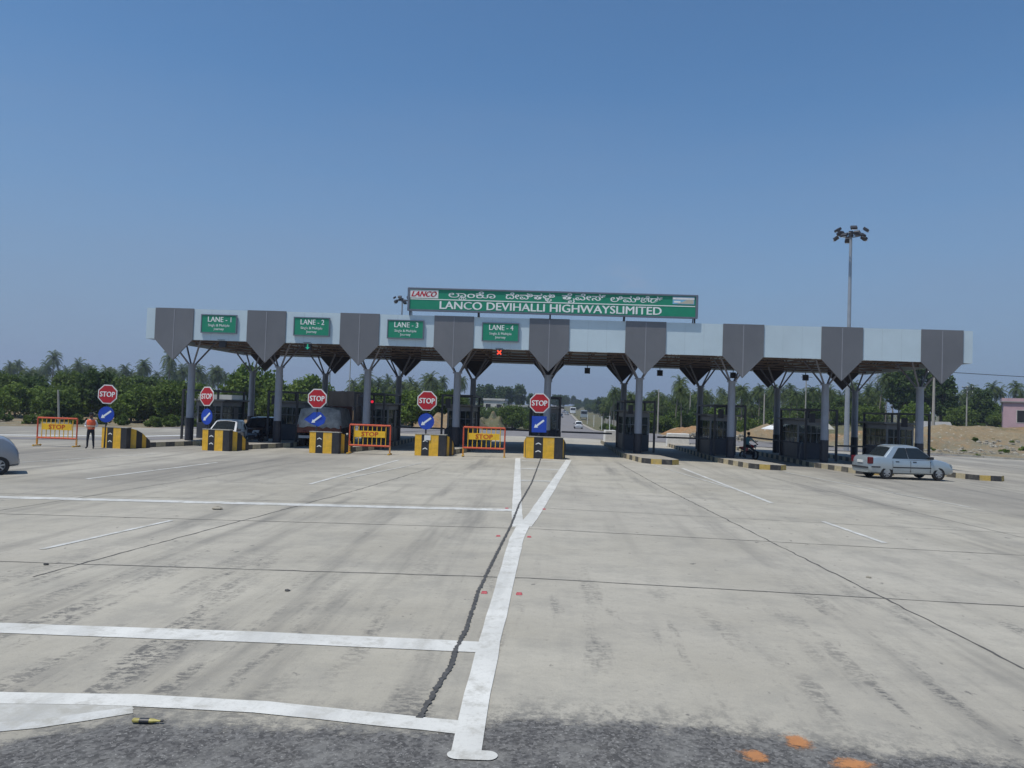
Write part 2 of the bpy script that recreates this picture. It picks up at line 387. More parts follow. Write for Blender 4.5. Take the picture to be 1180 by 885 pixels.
def text(s, name, size, center, mat, parent, depth=.004, shear=0., bold=.0, w=None, sx=1., align='CENTER', back=False):
    """lettering standing in the XZ plane, facing -Y"""
    cu = bpy.data.curves.new(name, 'FONT'); cu.body = s; cu.size = size; cu.align_x = align; cu.align_y = 'CENTER'
    cu.shear = shear; cu.extrude = depth / 2; cu.resolution_u = 3
    o = bpy.data.objects.new(name, cu); COL.objects.link(o)
    dg = bpy.context.evaluated_depsgraph_get(); dg.update()
    me = bpy.data.meshes.new_from_object(o.evaluated_get(dg))
    bpy.data.objects.remove(o); bpy.data.curves.remove(cu)
    xs = [v.co.x for v in me.vertices] or [0, 1]
    ys = [v.co.y for v in me.vertices] or [0, 1]
    cx, cyy = (min(xs) + max(xs)) / 2, (min(ys) + max(ys)) / 2
    k = (w / (max(xs) - min(xs))) if w else sx
    for v in me.vertices:
        x, y, z = v.co
        v.co = ((x - cx) * k + center[0], center[1] - z, y - cyy + center[2])
    bm = bmesh.new(); bm.from_mesh(me); left = set(bm.verts); q = 0
    while left:                                        # overlapping vowel signs: a hair's breadth apart
        st = [left.pop()]; isl = []
        while st:
            v = st.pop(); isl.append(v)
            for e in v.link_edges:
                u = e.other_vert(v)
                if u in left: left.remove(u); st.append(u)
        for v in isl: v.co.y -= .0006 * (q % 9)
        q += 1
    if bold:
        base = list(bm.verts[:] + bm.edges[:] + bm.faces[:])
        for i, dx in enumerate((-1, 1)):
            d = bmesh.ops.duplicate(bm, geom=base)
            for v in d['geom']:
                if isinstance(v, bmesh.types.BMVert): v.co.x += dx * bold * size * 1.3; v.co.z += dx * bold * size * .5; v.co.y -= .0002 * (i + 1)
    bm.to_mesh(me); bm.free()
    me.materials.clear(); me.materials.append(mat)
    o = bpy.data.objects.new(name, me); COL.objects.link(o); o.parent = parent
    return o

# ------------------------------------------------------------------ the setting
def grid_sheet(name, xs, ys, zf, mat):
    mb = MB(); nx = len(xs)
    vs = [(x, y, zf(x, y)) for y in ys for x in xs]
    mb.add(vs, [(j * nx + i, j * nx + i + 1, (j + 1) * nx + i + 1, (j + 1) * nx + i) for j in range(len(ys) - 1) for i in range(nx - 1)])
    o = mb.build(name, mat, smooth=True); o['kind'] = 'structure'
    return o
def spaced(lo, hi, fine_lo, fine_hi, step, grow=1.28):
    out = []; v = fine_lo
    while v <= fine_hi + 1e-6: out.append(v); v += step
    d = step; v = out[-1]
    while v < hi: d *= grow; v += d; out.append(v)
    d = step; v = out[0]; pre = []
    while v > lo: d *= grow; v -= d; pre.append(v)
    return pre[::-1] + out
def half(y):     # half width of the paved flare
    pts = [(-99, 60), (58, 60), (72, 41.6), (77, 34.8), (90, 22), (120, 8.9), (9999, 8.9)]
    for (a, ha), (b, hb) in zip(pts, pts[1:]):
        if y <= b: return ha + (hb - ha) * (y - a) / (b - a)
def tzz(x, y):
    inside = 1 - sst(abs(x) - half(y), -3.5, .5)
    road = (1 - sst(abs(x), 17, 20)) * sst(y, 60, 80)
    return tz(x, y) - .35 * max(inside * (1 - sst(y, 72, 84)), road)
grid_sheet('ground', spaced(-2600, 2600, -110, 110, 2.0), spaced(-60, 4200, -10, 170, 2.0), tzz, M['soil'])
# the paved apron, with its expansion joints and painted markings as parts
def apron_mesh():
    mb = MB(); ys = [-20, -10] + [i * 2. for i in range(-2, 38)]
    cols = [-1, -.8, -.6, -.4, -.2, None, .2, .4, .6, .8, 1]
    vs = []
    for y in ys:
        h = half(y)
        for c in cols:
            x = -.2 if c is None else c * h
            vs.append((x, y, gz(x, y)))
    n = len(cols)
    mb.add(vs, [(j * n + i, j * n + i + 1, (j + 1) * n + i + 1, (j + 1) * n + i) for j in range(len(ys) - 1) for i in range(n - 1)])
    o = mb.build('plaza_pavement', M['apron']); o['kind'] = 'structure'
    return o
apron = apron_mesh()
def densify(pts, step):
    out = [pts[0]]
    for a, b in zip(pts, pts[1:]):
        L = math.hypot(b[0] - a[0], b[1] - a[1]); n = max(1, int(L / step))
        cuts = {i / n for i in range(1, n + 1)}
        if (a[0] + .2) * (b[0] + .2) < 0: cuts.add((-.2 - a[0]) / (b[0] - a[0]))
        for t in sorted(cuts): out.append((a[0] + (b[0] - a[0]) * t, a[1] + (b[1] - a[1]) * t))
    return out
def strip(name, pts, w, mat, dz, step=1., jit=0., wander=0., parent=None, seed=1, mb=None):
    rg = random.Random(seed); pts = densify(pts, step); own = mb is None; mb = mb or MB()
    vs = []
    for i, p in enumerate(pts):
        a = pts[max(0, i - 1)]; b = pts[min(len(pts) - 1, i + 1)]
        dx, dy = b[0] - a[0], b[1] - a[1]; L = math.hypot(dx, dy) or 1
        nx, ny = -dy / L, dx / L; o = rg.uniform(-wander, wander)
        ww = w(i / (len(pts) - 1)) if callable(w) else w
        for s in (1, -1):
            k = ww / 2 * (1 + rg.uniform(-jit, jit))
            x, y = p[0] + nx * (o + s * k), p[1] + ny * (o + s * k)
            vs.append((x, y, gz(x, y) + dz))
    mb.add(vs, [(2 * i, 2 * i + 1, 2 * i + 3, 2 * i + 2) for i in range(len(pts) - 1)])
    if own:
        return mb.build(name, mat, parent or apron, weld=False)
for y, w in ((12.6, .035), (17.7, .03), (21.42, .022), (26., .02), (31., .02), (36., .02)):
    strip('expansion_joint', [(-30, y), (30, y)], w, M['joint'] if y < 18 else M['joint_faint'], .004, .25, .5, .012, seed=int(y))
for pts in ([(-7.6, 11.6), (-7.38, 13.4), (-5.93, 24.5), (-5., 34)], [(6.2, 2), (5.42, 9.35), (4.1, 29.7), (3.6, 41)],
            [(-14., 3), (-13.2, 14), (-11, 38)], [(13.5, 8), (11.2, 26), (10., 38)]):
    strip('expansion_joint', pts, .03, M['joint'] if abs(pts[0][0]) < 10 else M['joint_faint'], .0045, .2, .6, .02, seed=int(pts[0][1] * 7))
strip('tar_seam', [(-1.03, 6.85), (-1.0, 7.3), (-.985, 7.67), (-.93, 8.2), (-.95, 8.76), (-.92, 9.6), (-.94, 10.8), (-.955, 11.6), (-.93, 12.77), (-.90, 14.1), (-.87, 15.5), (-.80, 18.1), (-.77, 22.1), (-.68, 25), (-.58, 28.4), (-.5, 35), (-.42, 42)], lambda t: .05 - .004 * t, M['tar'], .0115, .03, .5, .007, seed=5)
strip('gore_line', [(1.05, 42), (.14, 27.3), (-.30, 20.4), (-.485, 18.0)], lambda t: .30, M['line'], .008, .6, .05, 0, seed=6)
strip('gore_line', [(-.52, 18.2), (-.60, 16.2), (-.60, 12.56), (-.595, 10.76), (-.605, 9.13), (-.59, 7.48), (-.56, 6.16)], lambda t: .30 - .06 * t, M['line'], .0092, .5, .05, 0, seed=9)
mbt = MB(); pl = []
for i in range(24):
    a = i * math.pi / 12; cx = -.40 if math.cos(a) > 0 else -.62
    pl.append((cx + .085 * math.cos(a), 6.17 + .085 * math.sin(a)))
mbt.add([(x, y, gz(x, y) + .0095) for x, y in pl], [tuple(range(24))]); mbt.build('gore_line', M['line'], apron)
mbt = MB(); pl = [(-7.5, 5.6), (-6., 5.86), (-4.75, 6.16), (-4.1, 6.40), (-3.5, 6.80), (-3.6, 6.93), (-4.8, 6.88), (-7.5, 6.78)]
mbt.add([(x, y, gz(x, y) + .005) for x, y in pl], [tuple(range(8))]); mbt.build('paint_smear', M['line_faint'], apron)
strip('gore_line', [(-1.62, 42), (-1.03, 26.9), (-.76, 20.3), (-.64, 17.9)], .26, M['line'], .0085, .6, .05, seed=8)
for y, a, b in ((40, -1.35, .75), (34.9, -1.2, .45), (29.3, -1.0, .1)):
    strip('gore_bar', [(a, y), (b, y)], .5, M['line_faint'], .0075, .6, .05, seed=int(y))
strip('transverse_line', [(-30, 20.45), (-14.5, 20.6), (-.86, 20.78)], .46, M['line_worn'], .007, .6, .06, seed=11)
strip('transverse_line', [(-12, 8.85), (-6.26, 9.0), (-3.2, 9.0), (-.72, 8.92)], .40, M['line'], .007, .5, .05, seed=12)
strip('transverse_line', [(-7.5, 6.86), (-4.8, 6.93), (-3.65, 7.0), (-2.45, 6.96), (-.66, 6.69)], .27, M['line'], .007, .3, .06, seed=13)
strip('transverse_line', [(-6., 5.9), (-4.75, 6.2), (-4.1, 6.42), (-3.5, 6.78)], lambda t: .26 - .08 * t, M['line_worn'], .0063, .3, .1, seed=14)
for i, (pts, w, mt) in enumerate([
        ([(-15.25, 25.8), (-14.38, 34.1)], .16, 'line_worn'), ([(-8.85, 13.7), (-8.31, 17.4)], .12, 'line_worn'),
        ([(-7.82, 26), (-7.24, 38.5)], .15, 'line_worn'), ([(-7.21, 28.4), (-6.15, 34.8), (-5.9, 37)], .13, 'line_faint'),
        ([(-21.5, 31.6), (-19.4, 38.6)], .16, 'line_faint'), ([(6.62, 40), (7.09, 25.7)], .16, 'line_worn'),
        ([(5.31, 41.9), (6.8, 30.4)], .14, 'line_faint'), ([(7.33, 21.7), (7.59, 18.4)], .14, 'line_worn'),
        ([(12.9, 34.4), (14.2, 27.6)], .14, 'line_faint'), ([(11.9, 41), (12.9, 34.4)], .14, 'line_faint')]):
    strip('lane_line', pts, w, M[mt], .0082, .6, .06, seed=20 + i)
for i, (x, y, a, b) in enumerate(((2.16, 6.84, .24, .20), (1.72, 6.5, .22, .14), (2.46, 6.46, .30, .13))):
    rg = random.Random(i + 3); mbo = MB()
    pl = [(x + a * math.cos(t) * rg.uniform(.6, 1.15), y + b * 1.4 * math.sin(t) * rg.uniform(.6, 1.15)) for t in [j * math.pi / 9 for j in range(18)]]
    mbo.add([(p[0], p[1], gz(p[0], p[1]) + .006) for p in pl], [tuple(range(18))])
    mbo.build('paint_splash', M['orange_paint'], apron)

# roads beyond the plaza
def ribbon(name, f, y0, y1, mat, dz, step=4.):
    mb = MB(); vs = []; y = y0; n = 0
    while y <= y1:
        a, b = f(y)
        for t in (0, .5, 1): x = a + (b - a) * t; vs.append((x, y, gz(x, y) + dz))
        y += step; n += 1
    mb.add(vs, [(3 * j + i, 3 * j + i + 1, 3 * j + i + 4, 3 * j + i + 3) for j in range(n - 1) for i in (0, 1)])
    o = mb.build(name, mat); o['kind'] = 'structure'; return o
ribbon('highway_road', lambda y: (.6 - 30 * (1 - sst(y, 72, 104)), half(y) - .2), 74., 900, M['asphalt'], .03)
ribbon('opposite_road', lambda y: (-15.5 - 22 * (1 - sst(y, 72, 112)), -7.5 - 8 * (1 - sst(y, 72, 100))), 74., 900, M['asphalt'], .026)
ribbon('road_edge', lambda y: (half(y) - .1, half(y) + .9), 88., 500, M['kerbtop'], .05)
mbk = MB()
for i in range(26):
    y0 = 46 + i * 2.; x = lambda y: half(y) + .15
    a, b = x(y0), x(y0 + 1.96)
    if y0 > 92: break
    mbk.extr([(a, y0, gz(a, y0)), (b, y0 + 1.96, gz(b, y0 + 1.96)), (b + .3, y0 + 1.96, gz(b, y0)), (a + .3, y0, gz(a, y0))], (0, 0, .16))
mbk.build('plaza_kerb', M['conc'])['kind'] = 'structure'
# left side: white edged slip road
def lstrip(name, pts, w, mat, dz):
    mb = MB(); strip(name, pts, w, mat, dz, 3., mb=mb); o = mb.build(name, mat, weld=False); o['kind'] = 'structure'
lstrip('slip_road', [(-60, 47.5), (-40, 48.5), (-28, 52), (-16, 75)], 3.2, M['asphalt'], .012)
lstrip('slip_road_edge', [(-60, 52.4), (-40, 53.0), (-29.5, 56), (-19, 76)], .9, M['white'], .02)
# hills
def hills(px, d, w, h, seed):
    rg = random.Random(seed); mb = MB(); n = 24; vs = []
    ph = [rg.uniform(0, 6) for _ in range(4)]
    for j in range(7):
        for i in range(n + 1):
            t = i / n; e = math.sin(math.pi * t) ** 1.2
            z = h * e * (.75 + .18 * math.sin(7 * t + ph[0]) + .1 * math.sin(17 * t + ph[1])) * math.sin(math.pi * j / 6)
            vs.append((px + (t - .5) * w, d + (j - 3) * w * .08, z - 3))
    mb.add(vs, [(j * (n + 1) + i, j * (n + 1) + i + 1, (j + 1) * (n + 1) + i + 1, (j + 1) * (n + 1) + i) for j in range(6) for i in range(n)])
    mb.build('hills', M['hill'], smooth=True)['kind'] = 'structure'
hills(-1150, 2500, 700, 62, 1); hills(1480, 2600, 900, 95, 2); hills(350, 3400, 900, 40, 3)

# ------------------------------------------------------------------ toll canopy
YF, YB, ZT, ZS, ZP = 44.88, 59.87, 7.68, 5.9, 4.7
PW = 2.25
canopy = thing('toll_canopy', 'long flat toll plaza canopy with grey pointed and pale fascia panels on branching columns', 'canopy', (X0, 52.4, 0))
def cb(mb, *a, **k): return mb.build(*a, parent=canopy, **k)
ox, oy = -X0, -52.4                      # world -> canopy space
def pt(x, y, z): return (x + ox, y + oy, z)
for side, Y, sg in (('front', YF, 1), ('back', YB, -1)):
    for k in range(9):
        x = colX(k); mb = MB(); h = PW / 2
        poly = [pt(x - h, Y, ZT + .02), pt(x - h, Y, ZS), pt(x, Y, ZP), pt(x + h, Y, ZS), pt(x + h, Y, ZT + .02)]
        mb.extr(poly, (0, .10 * sg, 0), 0)
        mb.extr([(q[0] * 1. + (pt(x, Y, 0)[0] - q[0]) * .02, q[1] + .102 * sg, q[2]) for q in poly], (0, .02 * sg, 0), 2)
        mb.box(pt(x, Y - .006 * sg, (ZT + ZP) / 2 + .02), (.045, .014, ZT - ZP - .12), 1)
        cb(mb, 'pointed_panel', [M['panel_dark'], M['seam'], M['backing']])
        if k < 8:
            mb = MB(); a, b = x + h, x + S - h
            mb.box(pt((a + b) / 2, Y + .09 * sg, (ZT + ZS) / 2), (b - a - .01, .08, ZT - ZS))
            for t in (1, 2): mb.box(pt(a + (b - a) * t / 3, Y + .049 * sg, (ZT + ZS) / 2), (.018, .006, ZT - ZS - .02), 1)
            cb(mb, 'fascia_panel', [M['panel_light'], M['panel_joint']])
for sx in (-1, 1):
    x = X0 + sx * (4 * S + PW / 2 + .25)
    mb = MB(); mb.box(pt(x - sx * .02, YF + .09, (ZT + ZS) / 2), (.46, .08, ZT - ZS)); cb(mb, 'fascia_panel', M['panel_light'])
    mb = MB(); mb.box(pt(x - sx * .02, YB - .09, (ZT + ZS) / 2), (.46, .08, ZT - ZS)); cb(mb, 'fascia_panel', M['panel_light'])
    mb = MB(); mb.box(pt(x + sx * .24, (YF + YB) / 2, (ZT + ZS) / 2), (.06, YB - YF - .1, ZT - ZS)); cb(mb, 'end_panel', M['panel_light'])
W2 = 4 * S + PW / 2 + .45
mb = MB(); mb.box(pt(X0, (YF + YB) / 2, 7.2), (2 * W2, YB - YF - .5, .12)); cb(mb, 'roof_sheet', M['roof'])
mb = MB()
for i in range(6):                                   # purlins and truss chords under the roof
    y = YF + .5 + i * (YB - YF - 1.) / 5
    mb.box(pt(X0, y, 6.05), (2 * W2 - .2, .10, .10)); mb.box(pt(X0, y, 7.06), (2 * W2 - .2, .1, .1))
for i in range(33):
    x = X0 - W2 + .3 + i * (2 * W2 - .6) / 32
    mb.box(pt(x, (YF + YB) / 2, 6.20), (.08, YB - YF - .6, .1))
    for j in range(8):
        y = YF + .5 + j * (YB - YF - 1.) / 8; d = (YB - YF - 1.) / 8
        a, b = (6.1, 7.0) if j % 2 else (7.0, 6.1)
        mb.cyl(pt(x, y, a), pt(x, y + d, b), .03, n=4, caps=False)
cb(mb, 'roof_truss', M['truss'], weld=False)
for Y in (47.44, 57.3):
    for k in range(9):
        x = colX(k); z0 = gz(x, Y)
        mb = MB()
        mb.cyl(pt(x, Y, z0 - .05), pt(x, Y, 1.35), .245, .245, 14, 1); mb.cyl(pt(x, Y, 1.35), pt(x, Y, 4.55), .225, .205, 14, 0)
        mb.cyl(pt(x, Y, 4.55), pt(x, Y, 4.62), .29, .29, 14, 0)
        mb.box(pt(x, Y, z0 + .19), (.7, .7, .06), 1)
        c = cb(mb, 'column', [M['column'], M['colbase']])
        for a, b in ((1, 1), (1, -1), (-1, 1), (-1, -1)):
            mb = MB(); mb.cyl(pt(x + a * .14, Y + b * .14, 4.6), pt(x + a * .95, Y + b * 1.05, 6.02), .055, .055, 8)
            s_ = mb.build('strut', M['strut'], parent=c)

# ------------------------------------------------------------------ overhead name board
nb = thing('name_board', 'long green name board with white two-line lettering on top of the toll canopy', 'sign', (-.13, 44.75, 7.69))
mb = MB(); mb.box((0, .1, .9), (16.05, .12, 1.2)); mb.build('board', M['green'], nb)
mb = MB()
for z, h in ((1.51, .09), (.27, .09)): mb.box((0, .09, z), (16.3, .2, h))
for x in (-8.09, 8.09): mb.box((x, .09, .89), (.12, .2, 1.15))
mb.build('sign_frame', M['signframe'], nb, bevel=.01)
mb = MB(); mb.box((0, .034, .905), (16.0, .012, .05)); mb.build('divider_line', M['letter'], nb)
for x in (-8.0, -4.1, -.05, 4.1, 8.0):
    mb = MB(); mb.cyl((x, .1, -.02), (x, .1, .26), .05, n=8); mb.cyl((x, .9, -.3), (x, .16, 1.2), .03, n=6); mb.build('post', M['darksteel'], nb)
mb = MB(); mb.box((-7.22, .03, 1.2), (1.62, .02, .46)); lp = mb.build('logo_plate', M['white'], nb)
text('LANCO', 'lettering', .42, (-7.22, .017, 1.2), M['logo_red'], lp, shear=.35, bold=.03, w=1.42)
text('LANCO DEVIHALLI HIGHWAYSLIMITED', 'lettering', .62, (-.08, .036, .60), M['letter'], nb, bold=.02, w=12.45)
for wd, cx, w in (('ಲಾಂಕೊ', -4.5, 2.65), ('ದೇವಿಹಳಿ', -1.2, 2.75), ('ಹೈವೇಸ್', 1.8, 2.45), ('ಲಿಮಿಟೆಡ್', 4.75, 2.9)):
    text(wd, 'kannada_lettering', .45, (cx, .036, 1.23 - (.05 if wd[0] == 'ಹ' else 0)), M['letter'], nb, bold=.015, w=w)
text('ಯ', 'kannada_lettering', .22, (-5.03, .034, 1.02), M['letter'], nb, bold=.02, w=.42)
text('ಳ', 'kannada_lettering', .22, (-.17, .034, 1.02), M['letter'], nb, bold=.02, w=.34)
mb = MB()
mb.box((7.35, .03, 1.22), (1.2, .02, .42), 0); mb.box((7.35, .018, 1.33), (1.2, .01, .12), 1)
mb.extr([(7.0, .016, 1.04), (7.9, .016, 1.04), (7.92, .016, 1.24), (7.6, .016, 1.3), (7.3, .016, 1.14)], (0, .004, 0), 2)
mb.box((7.0, .017, 1.14), (.36, .008, .1), 3)
mb.build('emblem_panel', [M['em_blue'], M['white'], M['em_sand'], M['letter']], nb)

# ------------------------------------------------------------------ lane name signs and signals
def lane_sign(i):
    x = X0 + (i - 4) * S + S / 2 - .05
    o = thing('lane_sign', f'green sign reading LANE - {i + 1} on pale canopy panel', 'sign', (x, YF - .02, 6.85), 0, 'green lane signs along the canopy front')
    mb = MB(); mb.box((0, 0, 0), (2.05, .06, 1.06)); mb.build('board', M['green'], o)
    mb = MB()
    for z in (-.51, .51): mb.box((0, -.01, z), (2.1, .09, .05))
    for xx in (-1.02, 1.02): mb.box((xx, -.01, 0), (.05, .09, .97))
    mb.build('sign_frame', M['signframe'], o)
    mb = MB()
    for xx in (-.7, .7): mb.box((xx, .05, 0), (.06, .08, .9))
    mb.build('bracket', M['darksteel'], o)
    text(f'LANE - {i + 1}', 'lettering', .42, (.04, -.033, .26), M['letter'], o, bold=.012, w=1.36)
    text('Single & Multiple', 'lettering', .2, (0, -.033, -.10), M['letter'], o, bold=.008, w=1.25)
    text('Journey', 'lettering', .2, (0, -.033, -.31), M['letter'], o, bold=.008, w=.6)
for i in range(4): lane_sign(i)
def lane_signal(x, y, z, kind, label, back=False):
    o = thing('lane_signal', label, 'signal lamp', (x, y, z), math.pi if back else 0, 'overhead lane signals')
    mb = MB(); mb.box((0, 0, 0), (.40, .22, .40)); mb.box((0, -.17, .22), (.44, .16, .03)); mb.build('housing', M['darksteel'], o, bevel=.02)
    mb = MB(); mb.cyl((0, 0, .2), (0, 0, .42), .03, n=6); mb.build('hanger', M['darksteel'], o)
    mb = MB()
    if kind == 'cross':
        for a in (1, -1): mb.box((0, -.115 - .002 * a, 0), (.32, .01, .075), 0, ry=a * math.pi / 4)
        mb.build('lit_cross', M['red_lamp'], o)
    elif kind == 'arrow':
        mb.box((0, -.115, .04), (.07, .01, .2)); mb.extr([(-.13, -.115, -.03), (0, -.115, -.17), (.13, -.115, -.03)], (0, .01, 0)); mb.build('lit_arrow', M['green_lamp'], o)
    else:
        mb.cyl((0, -.108, 0), (0, -.118, 0), .15, n=14); mb.build('lamp_face', M['trim'], o)
lane_signal(-19.0, 45.15, 5.72, 'off', 'unlit dark lane signal under the canopy edge below the LANE - 1 sign')
lane_signal(-14.0, 45.15, 5.72, 'arrow', 'lane signal showing a green arrow below the LANE - 2 sign')
lane_signal(-2.99, 45.15, 5.72, 'cross', 'lane signal lit with a red cross below the LANE - 4 sign')
for j, x in enumerate((2.65, 8.0, 13.35, 18.6)):
    lane_signal(x, 59.45, 5.52, 'off', ['black signal box hanging at canopy rear beside the centre island', 'black signal box hanging at canopy rear in the second open lane right of centre', 'black signal box hanging at canopy rear over the red motorcycle', 'black signal box hanging at canopy rear left of the silver sedan'][j], True)

# ------------------------------------------------------------------ traffic islands
KH = .27
NX = [-23.5, -17.9, -12.0, -6.3, -.25, 5.9, 11.5, 17.05, 22.65]
ORD = ['first', 'second', 'third', 'fourth', 'fifth', 'sixth', 'seventh', 'eighth', 'ninth']
def island(k):
    xc, xn = colX(k), NX[k]; y0 = 43.2 if k < 5 else 42.2
    d = (xc - xn)
    poly = [(xn - .55, y0), (xn + .55, y0), (xn + .98, y0 + .55), (xc + .98, 47.), (xc + .98, 66), (xc + .5, 67), (xc - .5, 67), (xc - .98, 66), (xc - .98, 47.), (xn - .98, y0 + .55)]
    mb = MB(); n = len(poly)
    mb.add([(x, y, gz(x, y) + KH) for x, y in poly], [tuple(range(n))], 0)
    acc = 0.; c = 0
    for i in range(n):
        a, b = poly[i], poly[(i + 1) % n]; L = math.hypot(b[0] - a[0], b[1] - a[1]); m = max(1, round(L / .62))
        if i == 0: m = 2 if L < 1.2 else 3
        bold_ = i in (0, 1, 9)
        for j in range(m):
            p = [(a[0] + (b[0] - a[0]) * t, a[1] + (b[1] - a[1]) * t) for t in (j / m, (j + 1) / m)]
            nx, ny = (b[1] - a[1]) / L * .012, -(b[0] - a[0]) / L * .012
            mb.add([(p[0][0] + nx, p[0][1] + ny, gz(*p[0]) - .03), (p[1][0] + nx, p[1][1] + ny, gz(*p[1]) - .03), (p[1][0], p[1][1], gz(*p[1]) + KH), (p[0][0], p[0][1], gz(*p[0]) + KH)], [(0, 1, 2, 3)], (1 if bold_ else 3) + (c % 2)); c += 1
    o = mb.build('traffic_island', [M['kerbtop'], M['kerb_yellow'], M['kerb_black'], M['kerb_cream'], M['kerb_dark']])
    lab = f'kerbed lane island with yellow and black edge, {ORD[k]} from the left under the canopy'
    if k == 4: lab = 'kerbed lane island at the centre, behind the barrier at the end of the painted gore'
    tag(o, lab, 'traffic island', 'painted toll lane islands')
for k in range(9): island(k)

# ------------------------------------------------------------------ crash barriers at the island noses
def make_barrier():
    o = thing('crash_barrier', 'x', 'barrier', (0, 0, 0), 0, 'striped crash barriers at the island noses')
    H = 1.12; mb = MB()
    cuts = [-.8, -.46, -.06, .42, .8]; mats = [0, 1, 0, 1]
    for i in range(4):
        a, b = cuts[i], cuts[i + 1]
        mb.extr([(a, 0, 0), (b, 0, 0), (b, 0, H), (a, 0, H)], (0, .3, 0), mats[i])
    mb.build('front_wall', [M['yellow'], M['black']], o, weld=False)
    mb = MB(); mb.box((0, .15, H + .02), (1.64, .33, .04)); mb.build('coping', M['conc'], o)
    for s in (-1, 1):
        mb = MB(); ys = [.302, .65, 1.0, 1.3, 1.6]; hs = [H, 1.02, .84, .62, .4]
        for i in range(4):
            xa = .66 + .26 * min(1, (ys[i] - .3) / .5); xb = .66 + .26 * min(1, (ys[i + 1] - .3) / .5)
            mb.extr([(s * xa, ys[i], 0), (s * xb, ys[i + 1], 0), (s * xb, ys[i + 1], hs[i + 1]), (s * xa, ys[i], hs[i])], (-s * .16, 0, 0), ((0, 1, 0, 1) if s > 0 else (1, 0, 1, 0))[i])
        mb.build('side_wall', [M['yellow'], M['black']], o, weld=False)
    mb = MB()
    for x in (-.26,):
        for z in (.32, .72): mb.extr([(x - .12, -.004, z), (x, -.004, z + .06), (x + .12, -.004, z), (x + .12, -.004, z + .05), (x, -.004, z + .12), (x - .12, -.004, z + .05)], (0, .008, 0))
    mb.build('chevron_mark', M['white'], o, weld=False)
    return o
BL = ['yellow and black striped crash barrier beside the worker in orange vest', 'striped crash barrier in front of the white car',
      'striped crash barrier in front of the tarpaulin-covered truck', 'striped crash barrier between the two middle orange barricades',
      'wider striped crash barrier at the end of the white gore lines']
b0 = make_barrier()
for k in range(5):
    x = NX[k]; rz = math.atan2(NX[k] - colX(k), 5.0) * .8
    o = b0 if k == 0 else copy_tree(b0)
    o.location = (x, 42.15, gz(x, 42.2)); o.rotation_euler = (0, 0, rz); o['label'] = BL[k]
    o.scale = (1.22 if k == 4 else 1.05, 1, 1)
# small notice on one barrier
o = tag(MB().build('x', M['white']), None); bpy.data.objects.remove(o)
mb = MB(); mb.box((0, 0, 0), (.34, .02, .26)); n_ = mb.build('notice_plate', M['white'], bevel=.004); n_.location = (-6.45, 42.12, .88)
tag(n_, 'small blank white plate on the barrier left of the third barricade', 'plate')

# ------------------------------------------------------------------ stop signs
def make_stop():
    o = thing('stop_sign', 'x', 'road sign', (0, 0, 0), 0, 'stop signs with blue arrow discs')
    mb = MB(); mb.cyl((0, .05, 0), (0, .05, 3.35), .045, n=8); mb.build('post', M['darksteel'], o)
    oc = lambda r: [(r * math.cos(math.pi / 8 + i * math.pi / 4), 0, r * math.sin(math.pi / 8 + i * math.pi / 4)) for i in range(8)]
    mb = MB(); mb.extr([(x, -.02, z + 2.92) for x, y, z in oc(.56)], (0, .03, 0)); pl = mb.build('octagon_plate', M['white'], o)
    mb = MB(); mb.extr([(x, -.028, z + 2.92) for x, y, z in oc(.50)], (0, .006, 0)); mb.build('red_face', M['stop_red'], pl)
    text('STOP', 'lettering', .40, (0, -.031, 2.92), M['letter'], pl, bold=.02, w=.80)
    mb = MB(); mb.cyl((0, -.01, 1.82), (0, .02, 1.82), .43, n=28); d = mb.build('blue_disc', M['blue'], o)
    mb = MB(); c = math.cos(R(38)); s = math.sin(R(38))
    rot = lambda u, v: (u * c - v * s, -.016, u * s + v * c + 1.82)
    mb.extr([rot(-.16, -.05), rot(.32, -.05), rot(.32, .05), rot(-.16, .05), rot(-.16, .12), rot(-.34, 0), rot(-.16, -.12)], (0, .004, 0))
    mb.build('arrow', M['letter'], d)
    return o
SL = ['red stop sign with blue arrow disc, beside the worker in orange vest', 'red stop sign with blue arrow disc in front of the white car',
      'red stop sign with bent blue disc in front of the tarpaulin-covered truck', 'red stop sign with blue arrow disc between the two middle orange barricades',
      'red stop sign with blue square plate, above the barrier at the gore end']
s0 = make_stop()
for k, (x, rz) in enumerate(((-24.1, R(3)), (-18.45, R(-24)), (-12.5, R(-3)), (-6.6, R(2)), (-.55, R(3)))):
    o = s0 if k == 0 else copy_tree(s0)
    o.location = (x, 42.3 if k else 42.25, gz(x, 42.3)); o.rotation_euler = (R((-1, .6, 0, .5, -.4)[k]), R((1, -1.5, 0, .6, -.5)[k]), rz); o['label'] = SL[k]
    if k == 1: o.scale = (.95, 1, 1)
    if k in (2, 4):
        for ch in o.children:
            if ch.name.startswith('blue_disc'):
                ch['label'] = 'bent blue disc' if k == 2 else 'square blue plate'
                mb = MB()
                if k == 4: mb.box((0, .005, 1.80), (.78, .03, .86))
                else: mb.extr([(-.7, 0, 1.78), (-.3, 0, 1.56), (.1, 0, 1.42), (.42, .02, 1.6), (.5, .04, 1.9), (.2, .02, 2.2), (-.2, 0, 2.18), (-.45, -.02, 1.98)], (0, .03, 0))
                nm = mb.build('tmp', M['blue']); ch.data = nm.data; bpy.data.objects.remove(nm); ch.data.name = 'blue_disc'

